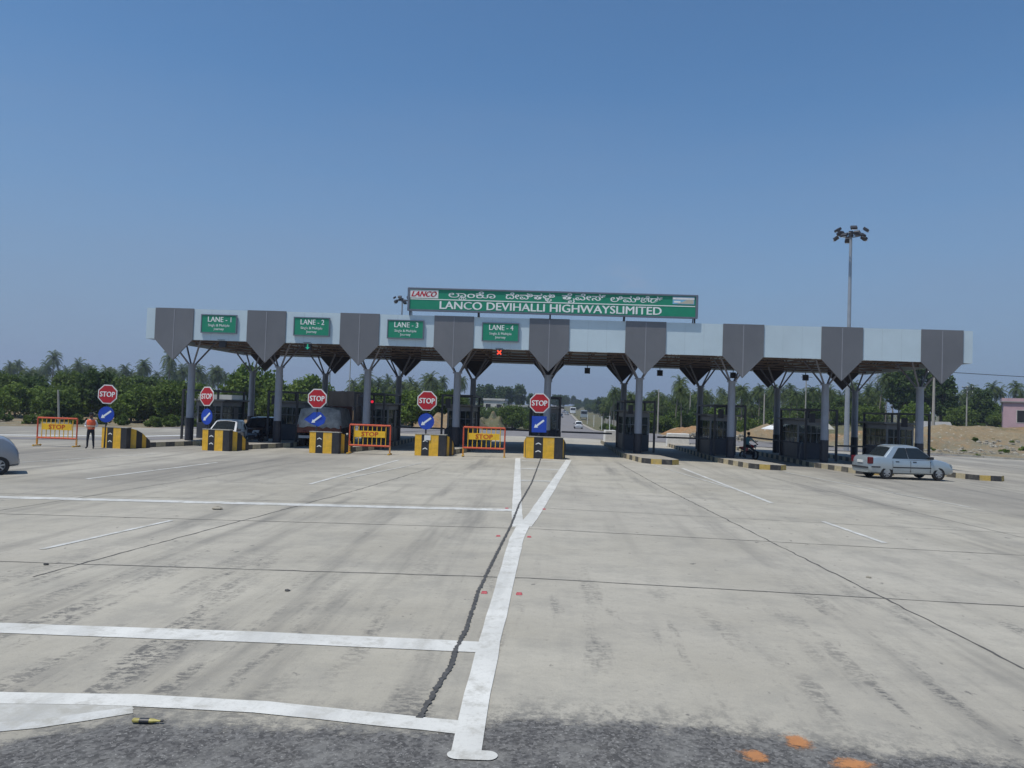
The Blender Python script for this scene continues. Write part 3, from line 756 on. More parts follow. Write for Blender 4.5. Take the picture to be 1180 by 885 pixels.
# ------------------------------------------------------------------ orange barricades
def make_barricade():
    o = thing('barricade', 'x', 'barricade', (0, 0, 0), 0, 'orange barricades closing lanes')
    w, h0, h1 = 1.1, .46, 1.55
    mb = MB()
    for z in (h0, h1): mb.cyl((-w, 0, z), (w, 0, z), .05, n=8)
    for x in (-w, w): mb.cyl((x, 0, .1), (x, 0, h1), .04, n=8)
    mb.build('frame', M['orange'], o, weld=False)
    mb = MB()
    for i in range(1, 9): x = -w + i * 2 * w / 9; mb.cyl((x, 0, h0), (x, 0, h1), .024, n=6)
    mb.build('bars', M['ylw_plate'], o, weld=False)
    mb = MB(); mb.box((0, -.035, 1.08), (1.64, .02, .34)); p = mb.build('plate', M['ylw_plate'], o)
    text('STOP', 'lettering', .33, (0, -.047, 1.08), M['red_letter'], p, bold=.02, w=.9)
    for x in (-w, w):
        mb = MB(); mb.box((x, 0, .28), (.07, .07, .36), 0); mb.box((x, 0, .05), (.09, .7, .06), 0); mb.build('foot', M['yellow'], o, weld=False)
        for yy in (-.3, .3):
            mb = MB(); mb.cyl((x - .02, yy, .05), (x + .02, yy, .05), .05, n=10); mb.build('wheel', M['rubber'], o)
    return o
q0 = make_barricade()
for k, (x, y, rz, l) in enumerate(((-26.9, 42.5, R(1), 'orange barricade with yellow stop plate left of the worker in orange vest'),
                                  (-9.56, 42.25, R(-1), 'orange barricade with yellow stop plate beside the truck lane'),
                                  (-3.46, 42.35, R(1.5), 'orange barricade with yellow stop plate left of the gore barrier'))):
    o = q0 if k == 0 else copy_tree(q0)
    o.location = (x, y, gz(x, y)); o.rotation_euler = (0, 0, rz); o['label'] = l

# ------------------------------------------------------------------ toll booths, portal frames and boom barriers
def make_booth():
    o = thing('toll_booth', 'x', 'toll booth', (0, 0, 0), 0, 'toll booths under the canopy')
    w, d = .82, 1.75
    mb = MB(); mb.box((0, 0, .5), (2 * w, 2 * d, 1.0)); mb.build('base_panel', M['booth_low'], o, bevel=.02)
    mb = MB(); mb.box((0, 0, 2.23), (2 * w + .02, 2 * d + .02, .3)); mb.build('header', M['booth_frame'], o, bevel=.02)
    mb = MB(); mb.box((0, 0, 2.45), (2 * w + .6, 2 * d + .7, .12)); mb.build('roof', M['booth_roof'], o, bevel=.03)
    for (x, y) in ((w - .05, d - .05), (-w + .05, d - .05), (w - .05, -d + .05), (-w + .05, -d + .05)):
        mb = MB(); mb.box((x, y, 1.54), (.1, .1, 1.08)); mb.build('corner_post', M['booth_frame'], o)
    def win(cx, cy, L, along):
        mb = MB()
        q = (L, .02, 1.06) if along == 'x' else (.02, L, 1.06)
        mb.box((cx, cy, 1.54), q, 0); g = mb.build('window', M['booth_glass'], o)
        mb = MB()
        for i in range(1, 4):
            t = -L / 2 + i * L / 4
            mb.box((cx + (t if along == 'x' else 0), cy + (t if along == 'y' else 0), 1.54), (.035, .035, 1.05))
        mb.box((cx, cy, 1.6), (L, .03, .03) if along == 'x' else (.03, L, .03))
        mb.build('grille', M['booth_frame'], g, weld=False)
    win(0, -d + .04, 2 * w - .22, 'x'); win(0, d - .04, 2 * w - .22, 'x'); win(-w + .04, 0, 2 * d - .22, 'y'); win(w - .04, 0, 2 * d - .22, 'y')
    mb = MB(); mb.box((w + .005, .5, 1.02), (.03, .8, 1.98)); dr = mb.build('door', M['booth_low'], o, bevel=.01)
    mb = MB(); mb.box((w + .04, .2, 1.0), (.04, .05, .14)); mb.build('handle', M['steel'], dr)
    mb = MB(); mb.box((-.1, .3, 1.08), (1.1, .6, .06)); mb.box((-.1, .3, 1.25), (.42, .06, .32)); mb.build('desk', M['trim'], o, weld=False)
    return o
BO = ['toll booth on the leftmost island, beyond the white car', 'toll booth behind the dark parked car', 'toll booth beside the black-sided truck with a red lamp above',
      'toll booth behind the barrier between the middle barricades', 'toll booth behind the centre gore barrier', 'toll booth on the island left of the white block pair',
      'toll booth beside the red motorcycle', 'toll booth with pale roof left of the silver sedan', 'toll booth directly behind the silver sedan']
bo0 = make_booth()
def make_portal():
    o = thing('portal_frame', 'x', 'steel frame', (0, 0, 0), 0, 'steel portal frames round the booths')
    for x in (-.9, .9):
        for y in (-2.6, 2.6):
            mb = MB(); mb.box((x, y, 1.5), (.12, .12, 3.0)); mb.build('post', M['darksteel'], o)
    mb = MB()
    for y in (-2.6, 2.6): mb.box((0, y, 3.05), (1.92, .11, .11))
    for x in (-.9, .9): mb.box((x, 0, 3.05), (.1, 5.1, .1))
    mb.build('top_beam', M['darksteel'], o, weld=False)
    mb = MB(); mb.box((-.55, -2.6, 2.55), (.3, .2, .55)); mb.build('lamp_box', M['trim'], o)
    return o
pf0 = make_portal()
PL = ['steel portal frame around the booth ' + t for t in ('on the leftmost island', 'behind the dark parked car', 'beside the black-sided truck', 'between the middle barricades', 'behind the centre gore barrier', 'left of the white block pair', 'beside the red motorcycle', 'with pale roof left of the silver sedan', 'directly behind the silver sedan')]
for k in range(9):
    x, y = colX(k) + (.2 if k > 4 else -.1), 52.2
    o = bo0 if k == 0 else copy_tree(bo0)
    o.location = (x, y, gz(x, y) + KH); o['label'] = BO[k]
    p = pf0 if k == 0 else copy_tree(pf0)
    p.location = (x, 51.2, gz(x, 51.2) + KH); p['label'] = PL[k]
def make_boom():
    o = thing('boom_barrier', 'x', 'boom barrier', (0, 0, 0), 0, 'boom barriers across the toll lanes')
    mb = MB(); mb.box((0, 0, .5), (.34, .34, 1.0)); mb.build('cabinet', M['booth_low'], o, bevel=.03)
    mb = MB()
    for i in range(7): mb.box((.2 + .44 * i + .22, -.2, .98), (.438, .06, .10), i % 2)
    mb.build('arm', [M['trim'], M['darksteel']], o, weld=False)
    mb = MB(); mb.cyl((0, -.25, .98), (0, .05, .98), .09, n=10); mb.build('pivot', M['darksteel'], o)
    return o
bm0 = make_boom()
for j, (k, side, tilt, l) in enumerate(((3, -1, 0, 'lowered boom barrier in the lane right of the truck'), (4, -1, 0, 'lowered boom barrier behind the third barricade'),
        (4, 1, 0, 'lowered boom barrier right of the gore barrier, across the open road'), (6, -1, 0, 'lowered boom barrier in the lane with the larger white block'),
        (7, -1, R(-5), 'slightly raised boom barrier right of the red motorcycle'), (8, -1, 0, 'lowered boom barrier left of the silver sedan'))):
    x = colX(k) + side * .72; y = 49.2
    o = bm0 if j == 0 else copy_tree(bm0)
    o.location = (x, y, gz(x, y) + KH); o.rotation_euler = (0, 0 if tilt == 0 else tilt, 0 if side > 0 else math.pi); o['label'] = l
# red lamp by the third booth
o = thing('signal_lamp', 'small round red signal lamp lit on a bracket at the booth beside the black truck', 'signal lamp', (-10.9, 48.5, gz(-10.9, 48.5) + KH))
mb = MB(); mb.cyl((0, .1, 0), (0, .1, 2.7), .05, n=8); mb.build('post', M['darksteel'], o)
mb = MB(); mb.box((0, 0, 2.4), (.3, .16, .7)); mb.build('housing', M['trim'], o, bevel=.02)
mb = MB(); mb.cyl((0, -.08, 2.56), (0, -.10, 2.56), .085, n=14); mb.build('lens', M['red_lens'], o)

# ------------------------------------------------------------------ vehicles
def make_wheel(r, w, parent, loc, out):
    mb = MB(); mb.lathe([(r * .62, -w / 2), (r * .93, -w / 2), (r, -w * .32), (r, w * .32), (r * .93, w / 2), (r * .62, w / 2)], 22, 0, 'y', caps=False)
    o = mb.build('wheel', M['rubber'], parent, smooth=False, loc=loc)
    mb = MB(); s = out
    mb.lathe([(r * .60, s * w * .1), (r * .61, s * w * .40), (r * .56, s * w * .43), (r * .52, s * w * .30)], 22, 0, 'y', caps=False)
    mb.lathe([(r * .54, s * w * .26), (r * .2, s * w * .27), (.001, s * w * .27)], 22, 1, 'y', caps=False)
    mb.lathe([(r * .17, s * w * .26), (r * .16, s * w * .42), (.001, s * w * .43)], 16, 0, 'y', caps=False)
    for i in range(7):
        a = i * 2 * math.pi / 7 + .2; mb.box((r * .36 * math.cos(a), s * w * .35, r * .36 * math.sin(a)), (r * .42, .03, r * .15), 0, ry=-a)
    mb.build('rim', [M['alloy'], M['trim']], o, weld=False)
def make_car(name, label, loc, rz, paint, p, group=None, lo=False, plate='plate'):
    o = thing(name, label, 'car', loc, rz, group)
    L, W = p['L'], p['W']; zb = p.get('zb', .24)
    st = p['st']                              # (x from rear, top z, half width)
    mb = MB(); prof = []
    for x, zt, w in st:
        e = max(0, (x - L + .5) / .5, (.4 - x) / .4); b = zb + .05 * e
        h = [(0, b), (.80 * w, b), (.95 * w, b + .07), (w, b + (zt - b) * .35), (w * .99, b + (zt - b) * .72), (w * .955, zt - .05), (w * .86, zt - .005), (.5 * w, zt + .012), (0, zt + .02)]
        prof.append([(x - L / 2, y, z) for y, z in h] + [(x - L / 2, -y, z) for y, z in h[-2:0:-1]])
    n = len(prof[0]); vs = [q for r_ in prof for q in r_]
    mb.add(vs, [(j * n + i, j * n + (i + 1) % n, (j + 1) * n + (i + 1) % n, (j + 1) * n + i) for j in range(len(prof) - 1) for i in range(n)] + [tuple(range(n)), tuple(range((len(prof) - 1) * n, len(prof) * n))])
    body = mb.build('body', [M[paint], M['trim']], o, smooth=True)
    wr = p.get('wr', .29); wx = p['wx']
    if not lo:
        cut = MB()
        for x in wx:
            for s in (-1, 1): cut.cyl((x - L / 2, s * (W / 2 + .1), wr), (x - L / 2, s * (W / 2 - .24), wr), wr * 1.2, n=24)
        cu = cut.build('cut', [M['trim']], weld=False)
        md = body.modifiers.new('c', 'BOOLEAN'); md.object = cu; md.operation = 'DIFFERENCE'; md.solver = 'EXACT'
        try: md.material_mode = 'TRANSFER'
        except Exception: pass
        apply_mods(body); bpy.data.objects.remove(cu)
        body.data.set_sharp_from_angle(angle=R(40))
    # greenhouse
    xr0, xf0, xr1, xf1, zb1, zt1, wb, wt = p['cab']
    A = lambda u, v, s: Vector((xr0 + (xf0 - xr0) * u, s * wb, zb1)).lerp(Vector((xr1 + (xf1 - xr1) * u, s * wt, zt1)), v)
    mb = MB(); ring = []
    for v, sq in ((0, 1), (.5, 1), (.9, .99), (1., .94)):
        zz = zb1 + (zt1 - zb1) * v; wv = (wb + (wt - wb) * v) * sq
        a, b = xr0 + (xr1 - xr0) * v, xf0 + (xf1 - xf0) * v
        if v == 1.: a += .05; b -= .07
        ring.append([(a, -wv * .9, zz), (a + .06, -wv, zz), ((a + b) / 2, -wv * 1.005, zz), (b - .1, -wv, zz), (b + .0, -wv * .88, zz), (b + .06 * (v < 1), 0, zz), (b, wv * .88, zz), (b - .1, wv, zz), ((a + b) / 2, wv * 1.005, zz), (a + .06, wv, zz), (a, wv * .9, zz), (a - .04, 0, zz)])
    n = 12; vs = [q for r_ in ring for q in r_]
    zt_ = zt1 + .045
    mb.add(vs, [(j * n + i, j * n + (i + 1) % n, (j + 1) * n + (i + 1) % n, (j + 1) * n + i) for j in range(3) for i in range(n)])
    top = [Vector(q) for q in ring[-1]]; cen = sum(top, Vector()) / n; inner = [cen + (q - cen) * .7 + Vector((0, 0, .045)) for q in top]
    mb.add(top + inner, [(i, (i + 1) % n, n + (i + 1) % n, n + i) for i in range(n)] + [tuple(range(n, 2 * n))])
    cab = mb.build('cabin', M[paint], o, smooth=True); cab.location = (-L / 2, 0, 0)
    cab.data.set_sharp_from_angle(angle=R(35))
    def glass(nm, us, s):                   # side windows
        u0, u1, u2, u3 = us
        q = [A(u0, .10, s), A(u1, .10, s), A(u2, .50, s).lerp(A(u2, .5, s), 1), A(u2, .84, s), A(u3, .84, s), A(u3 - .01, .6, s)]
        q = [A(u0, .10, s), A(u1, .10, s), A(u2 + (u1 - u2) * .1, .80, s), A(u2 - .02, .86, s), A(u3 + .02, .86, s), A(u3 + (u0 - u3) * .12, .78, s)]
        mb = MB(); mb.extr([v + Vector((0, s * .012, .0)) for v in q], (0, -s * .03, 0)); g = mb.build(nm, M['carglass'], o); g.location = (-L / 2, 0, 0)
        if not lo:
            ctr = sum(q, Vector()) / 6
            mb = MB(); mb.extr([ctr + (v - ctr) * 1.07 + Vector((0, s * .008, 0)) for v in q], (0, -s * .03, 0)); f_ = mb.build('window_seal', M['trim'], g)
    for s in (-1, 1):
        glass('side_window', p.get('w1', (.50, .955, .93, .505)), s); glass('side_window', p.get('w2', (.09, .465, .46, .16)), s)
    def end(nm, xb, xt, sgn):
        d = Vector((xt - xb, 0, zt1 - zb1)); nrm = Vector((d.z, 0, -d.x)).normalized() * sgn
        q = []
        for v, k in ((.10, .86), (.86, .84)):
            w = wb + (wt - wb) * v; bow = .052 if sgn > 0 else .036
            row = [Vector((xb, t * w * k, zb1)) + d * v + nrm * (.014 + bow * (1 - t * t)) for t in (-1, -.5, 0, .5, 1)]
            q.append(row)
        mb = MB(); mb.add(q[0] + q[1], [(i, i + 1, i + 6, i + 5) for i in range(4)]); g = mb.build(nm, M['carglass'], o, smooth=True); g.location = (-L / 2, 0, 0)
    end('windscreen', xf0, xf1, 1); end('rear_window', xr0, xr1, -1)
    for x in wx:
        for s in (-1, 1): make_wheel(wr, .19, o, (x - L / 2, s * (W / 2 - .105), wr), s)
    hw = st[0][2]
    for s in (-1, 1):
        mb = MB(); zt = p.get('tl', (.74, .96)); xt = p.get('tlx', .035)
        mb.extr([(-L / 2 + xt - .03, s * hw * .62, zt[0]), (-L / 2 + xt - .03, s * hw * .985, zt[0]), (-L / 2 + xt + .0, s * hw * .99, zt[1]), (-L / 2 + xt, s * hw * .72, zt[1])], (.10, 0, 0))
        mb.extr([(-L / 2 + .03, s * (hw + .022), zt[0] + .01), (-L / 2 + .22, s * (hw + .05), zt[0] + .05), (-L / 2 + .16, s * (hw + .02), zt[1]), (-L / 2 + .05, s * (hw + .0), zt[1])], (0, -s * .08, 0))
        if p.get('big'): mb = MB(); mb.box((-L / 2 + .085, s * .70, .845), (.22, .175, .31))
        mb.build('taillight', M['taillight'], o, weld=False, bevel=.03 if p.get('big') else 0)
        hz = p.get('hl', (.60, .76)); fw = st[-2][2]; xh = p.get('hlx', .10)
        mb = MB(); mb.extr([(L / 2 - xh, s * fw * .55, hz[0]), (L / 2 - xh - .05, s * fw * 1.03, hz[0] + .02), (L / 2 - xh - .16, s * fw * 1.04, hz[1]), (L / 2 - xh - .1, s * fw * .6, hz[1])], (.06, 0, 0))
        mb.build('headlight', M['headlight'], o, weld=False)
        if not lo:
            mb = MB(); mb.box((xf0 - L / 2 - .28, s * (wb + .12), zb1 + .10), (.12, .20, .13)); mb.build('side_mirror', M['trim'], o, bevel=.03)
            mb = MB(); mb.box((p.get('mx', (.95 * L, .2 * L))[0] * 0, s * (W / 2 + .003), .56), (wx[1] - wx[0] - 2.3 * wr, .02, .055)); mb.build('rub_strip', M['trim'], o, bevel=.008)
            mb = MB(); mb.box((-L / 2 + .31, s * (W / 2 - .022), .56), (.44, .03, .06)); mb.build('rear_bumper_side_strip', M['trim'], o, bevel=.01)
            for x in p.get('dh', (1.35, 2.2)):
                mb = MB(); mb.box((x - L / 2, s * (W / 2 - .012), .82), (.17, .03, .045)); mb.build('door_handle', M['trim'], o, bevel=.008)
            for u in p.get('seam', (1.12, 2.0, 2.98)):
                mb = MB(); mb.box((u - L / 2, s * (W / 2 - .004), .60), (.010, .02, .52)); mb.build('door_seam', M['trim'], o)
    mb = MB(); mb.box((-L / 2 - .0, 0, .52), (.06, 2 * hw * .96, .07)); mb.build('rear_bumper_strip', M['trim'], o, bevel=.015)
    mb = MB(); mb.box((L / 2 - .02, 0, .50), (.06, st[-1][2] * 1.7, .09)); mb.build('front_grille', M['trim'], o, bevel=.015)
    mb = MB(); mb.box((-L / 2 - .012, 0, p.get('pz', .80)), (.03, .46, .12)); mb.build('number_plate', M[plate], o)
    mb = MB(); mb.box((L / 2 + .02, 0, .38), (.02, .46, .12)); mb.build('number_plate', M[plate], o)
    return o
SEDAN = dict(L=4.15, W=1.64, st=[(0, .80, .72), (.06, .95, .755), (.16, 1.02, .785), (.45, 1.05, .805), (.8, 1.04, .818), (1.3, .97, .822), (2.2, .94, .822), (3.0, .96, .82), (3.25, .965, .815), (3.55, .92, .808), (3.8, .855, .797), (3.98, .78, .78), (4.08, .71, .765), (4.13, .62, .75), (4.15, .50, .73)],
             wx=(.86, 3.42), wr=.30, cab=(.66, 3.25, 1.22, 2.40, .92, 1.53, .775, .63), tl=(.66, .96), hl=(.60, .76), hlx=.02, pz=.78, w2=(.17, .475, .47, .235), big=True)
HATCH = dict(L=3.7, W=1.66, st=[(0, .85, .70), (.08, .95, .76), (.3, .98, .80), (1.5, .97, .83), (2.6, 1.0, .82), (2.85, 1.02, .81), (3.1, .97, .795), (3.4, .84, .77), (3.58, .70, .73), (3.66, .58, .69), (3.7, .50, .62)],
             wx=(.55, 3.02), wr=.31, cab=(.06, 3.0, .42, 1.98, .94, 1.56, .77, .60), tl=(.8, 1.1), hl=(.64, .84), hlx=.16, pz=.72)
MPV = dict(L=4.0, W=1.7, st=[(0, .95, .70), (.08, 1.05, .76), (.3, 1.1, .81), (1.5, 1.12, .85), (2.6, 1.18, .85), (3.0, 1.27, .845), (3.3, 1.31, .835), (3.52, 1.27, .82), (3.70, 1.16, .80), (3.85, 1.0, .775), (3.95, .84, .74), (3.985, .68, .70), (4.0, .52, .66)],
           wx=(.6, 3.40), wr=.33, cab=(.06, 3.25, .42, 2.3, 1.18, 1.78, .78, .64), tl=(.8, 1.1), hl=(.70, .80), hlx=.04, pz=.72, zb=.27)
SUV = dict(L=4.4, W=1.8, zb=.30, st=[(0, .95, .80), (.08, 1.02, .85), (.5, 1.04, .89), (2.2, 1.03, .90), (3.2, 1.03, .89), (3.6, 1.0, .88), (4.1, .92, .86), (4.3, .8, .82), (4.4, .6, .74)],
           wx=(.85, 3.5), wr=.35, cab=(.05, 3.35, .35, 2.55, 1.0, 1.66, .83, .68), tl=(.85, 1.1), hl=(.72, .90), pz=.90)
def gl(x, y, dz=0): return (x, y, gz(x, y) + dz + .002)
make_car('silver_sedan', 'silver four-door sedan driving right in front of the rightmost booth', gl(17.5, 40.6), R(9), 'silver', SEDAN).scale = (1.05, 1.05, 1.06)
make_car('grey_hatchback', 'blue-grey car with only its front showing at the left picture edge', gl(-20.33, 26.25), R(36), 'bluegrey', MPV)
make_car('white_car', 'white car facing out, waiting behind a striped barrier in the leftmost lane', gl(-18.95, 46.2), R(-82), 'whitepaint', HATCH)
make_car('dark_car', 'dark car stopped in the leftmost lane behind the white car', gl(-18.75, 51.4), R(-98), 'blackpaint', SUV)
make_car('white_van', 'white van driving away on the road beyond the centre island', gl(6.3, 178), R(91), 'whitepaint', SUV)
far = [(4.0, 300, 'blackpaint', SEDAN, R(-90), 'small dark car farther up the highway'), (7.0, 340, 'silver', HATCH, R(90), 'small silver car farther up the highway'),
       (3.6, 385, 'whitepaint', HATCH, R(-90), 'small white car far up the highway'), (7.2, 410, 'bluegrey', SUV, R(90), 'small blue-grey car far up the highway')]
for x, y, c, p, rz, l in far: make_car('distant_car', l, gl(x, y, .03), rz, c, p, 'distant cars on the highway', True)
# trucks
def make_truck(name, label, loc, rz, L, W, hb, tarp, body, peak):
    o = thing(name, label, 'truck', loc, rz)
    mb = MB(); mb.box((0, 0, .78), (L, .9, .22)); mb.build('chassis', M['trim'], o)
    mb = MB(); mb.box((-1.0, 0, 1.10), (L - 2.2, W, .5)); mb.build('cargo_bed', M[body], o, bevel=.03)
    mb = MB()
    for i in range(8):
        for s in (-1, 1): mb.box((-L / 2 + .3 + i * (L - 2.6) / 7, s * (W / 2 + .02), 1.10), (.07, .05, .48))
    mb.build('bed_rail', M['trim'], o, weld=False)
    rg = random.Random(len(name)); mb = MB(); nx, ny = 22, 13; vs = []
    for i in range(nx):
        for j in range(ny):
            t = j / (ny - 1) * 2 - 1; u = i / (nx - 1)
            edge = min(1., (1 - abs(t)) / .16) ** .5; ee = min(1, min(u, 1 - u) / .05) ** .4
            z = 1.2 + (hb - 1.2) * edge * ee * (1 - .22 * abs(t) * peak) + rg.uniform(-.06, .06) * (edge > 0)
            vs.append((-L / 2 + .0 + u * (L - 2.3), t * (W / 2 + .06), z + .05 * math.sin(i * 1.3) * edge))
    mb.add(vs, [(i * ny + j, i * ny + j + 1, (i + 1) * ny + j + 1, (i + 1) * ny + j) for i in range(nx - 1) for j in range(ny - 1)])
    mb.build('tarpaulin', M[tarp], o, smooth=True)
    mb = MB(); mb.extr([(L / 2 - 1.9, -W / 2 + .05, .7), (L / 2, -W / 2 + .05, .7), (L / 2, -W / 2 + .05, 1.5), (L / 2 - .2, -W / 2 + .05, 2.45), (L / 2 - 1.9, -W / 2 + .05, 2.5)], (0, W - .1, 0)); mb.build('cab', M[body], o, bevel=.06)
    mb = MB(); mb.extr([(L / 2 + .012, -W / 2 + .2, 1.5), (L / 2 + .012, W / 2 - .2, 1.5), (L / 2 - .165, W / 2 - .25, 2.3), (L / 2 - .165, -W / 2 + .25, 2.3)], (-.04, 0, 0)); mb.build('windscreen', M['carglass'], o)
    for s in (-1, 1):
        mb = MB(); mb.box((L / 2 - 1.0, s * (W / 2 - .045), 1.9), (1.1, .03, .65)); mb.build('side_window', M['carglass'], o)
        for x in (L / 2 - 1.0, -L / 2 + 1.1, -L / 2 + 2.2): make_wheel(.5, .28, o, (x, s * (W / 2 - .16), .5), s)
        mb = MB(); mb.box((-L / 2 + .01, s * .85, .95), (.05, .2, .14)); mb.build('taillight', M['taillight'], o)
    mb = MB(); mb.box((-L / 2 - .02, 0, .62), (.08, W * .9, .16)); mb.build('rear_bumper', M['steel'], o)
    return o
make_truck('tarpaulin_truck', 'truck with a grey tarpaulin over its load, stopped in the second lane', gl(-14.4, 51.4), R(97), 7.2, 2.65, 2.42, 'tarp', 'truckbody', .6)
make_truck('black_sided_truck', 'tall truck under black tarpaulin beyond the grey tarpaulin load', gl(-18.75, 74), R(97), 8.5, 3.1, 3.75, 'blacktarp', 'trim', .1)
# bus far along the road
def make_bus(label, loc, rz, paint):
    o = thing('distant_bus', label, 'bus', loc, rz)
    mb = MB(); mb.box((0, 0, 1.75), (10, 2.5, 2.7)); mb.build('body', M[paint], o, bevel=.15)
    for s in (-1, 1):
        for i in range(7):
            mb = MB(); mb.box((-4 + i * 1.3, s * 1.252, 2.2), (1.1, .02, .8)); mb.build('window', M['carglass'], o)
        for x in (-3, 3): make_wheel(.5, .28, o, (x, s * 1.15, .5), s)
    for s in (-1, 1):
        mb = MB(); mb.box((s * 5.0, 0, 2.25), (.03, 2.1, 1.0)); mb.build('windscreen' if s > 0 else 'rear_window', M['carglass'], o)
make_bus('white bus far up the highway under the trees', gl(10.3, 370, .03), R(-90), 'whitepaint')
make_bus('pale bus standing beside the highway, left of the roadside palms', gl(12.6, 300, .0), R(88), 'silver')

# motorcycle with rider
def skin_body(name, verts, edges, radii, mats, pick, parent, sub=2):
    me = bpy.data.meshes.new(name); me.from_pydata([tuple(v) for v in verts], edges, [])
    o = bpy.data.objects.new(name, me); COL.objects.link(o)
    o.modifiers.new('s', 'SKIN'); sv = me.skin_vertices[0].data
    for i, r_ in enumerate(radii):
        sv[i].radius = (r_, r_) if not isinstance(r_, tuple) else r_; sv[i].use_root = (i == 0)
    md = o.modifiers.new('u', 'SUBSURF'); md.levels = md.render_levels = sub
    apply_mods(o); me = o.data
    me.materials.clear()
    for m in mats: me.materials.append(m)
    for p in me.polygons: p.material_index = pick(p.center); p.use_smooth = True
    o.parent = parent
    return o
def figure(o, pose, mats, pick, H=1.75):
    """pose: dict of joint positions for a body facing -Y"""
    J = pose; V = []; E = []; Rr = []; idx = {}
    def v(n, p, r_): idx[n] = len(V); V.append(p); Rr.append(r_)
    v('pelvis', J['pelvis'], (.15, .11)); v('waist', J['waist'], (.13, .10)); v('chest', J['chest'], (.165, .115)); v('neck0', J['neck0'], (.07, .06)); v('neck', J['neck'], .055)
    E += [(0, 1), (1, 2), (2, 3), (3, 4)]
    for s in 'lr':
        v('hip' + s, J['hip' + s], .092); v('kn' + s, J['kn' + s], .062); v('an' + s, J['an' + s], .045); v('toe' + s, J['toe' + s], (.045, .032))
        E += [(0, idx['hip' + s]), (idx['hip' + s], idx['kn' + s]), (idx['kn' + s], idx['an' + s]), (idx['an' + s], idx['toe' + s])]
        v('sh' + s, J['sh' + s], .062); v('el' + s, J['el' + s], .044); v('wr' + s, J['wr' + s], .028)
        E += [(2, idx['sh' + s]), (idx['sh' + s], idx['el' + s]), (idx['el' + s], idx['wr' + s])]
        d = (Vector(J['wr' + s]) - Vector(J['el' + s])).normalized(); side = d.cross(Vector((0, 0, 1)))
        if side.length < .1: side = d.cross(Vector((0, 1, 0)))
        side.normalize(); w = Vector(J['wr' + s])
        v('palm' + s, w + d * .07, (.036, .018)); E.append((idx['wr' + s], idx['palm' + s]))
        cl = d.cross(side)
        for q, (off, ln) in enumerate(((-.03, .07), (-.01, .085), (.01, .08), (.03, .062))):
            a = w + d * .105 + side * off; b = a + d * ln * .55 + cl * .01; c = b + d * ln * .35 + cl * .025
            v(f'f{q}a{s}', a, .009); v(f'f{q}b{s}', b, .0085); v(f'f{q}c{s}', c, .007)
            E += [(idx['palm' + s], idx[f'f{q}a{s}']), (idx[f'f{q}a{s}'], idx[f'f{q}b{s}']), (idx[f'f{q}b{s}'], idx[f'f{q}c{s}'])]
        a = w + d * .06 - side * .045; b = a + d * .045 - side * .02
        v('th0' + s, a, .011); v('th1' + s, b, .009); E += [(idx['palm' + s], idx['th0' + s]), (idx['th0' + s], idx['th1' + s])]
    body = skin_body('body', V, E, Rr, mats, pick, o)
    # head
    c = Vector(J['head']); mb = MB()
    mb.blob(c, (.078, .098, .118), 16, 0)
    mb.blob(c + Vector((0, -.055, -.055)), (.055, .05, .06), 12, 0)
    mb.blob(c + Vector((0, -.105, -.015)), (.014, .022, .026), 8, 0)
    for s in (-1, 1): mb.blob(c + Vector((s * .08, .005, -.01)), (.012, .024, .034), 8, 0)
    mb.box(c + Vector((0, -.102, -.066)), (.05, .012, .010), 2)
    for s in (-1, 1):
        mb.blob(c + Vector((s * .032, -.088, .012)), (.015, .010, .009), 8, 1); mb.blob(c + Vector((s * .032, -.096, .012)), (.007, .005, .007), 8, 2)
        mb.box(c + Vector((s * .032, -.096, .034)), (.036, .01, .007), 2)
    mb.build('head', [M['skin'], M['eye'], M['hair']], o, smooth=True, weld=False)
    mb = MB(); prof = [(.001, .128), (.05, .118), (.084, .075), (.092, .02), (.088, -.03)]
    n = 16; vs = []
    for r_, h in prof:
        for i in range(n):
            a = 2 * math.pi * i / n; f = 1.0
            vs.append((c.x + r_ * math.cos(a), c.y + .012 + r_ * 1.2 * math.sin(a), c.z + max(h, .04 if math.sin(a) < -.35 else -1)))
    mb.add(vs, [(j * n + i, j * n + (i + 1) % n, (j + 1) * n + (i + 1) % n, (j + 1) * n + i) for j in range(4) for i in range(n)])
    mb.build('hair', M['hair'], o, smooth=True)
    return body
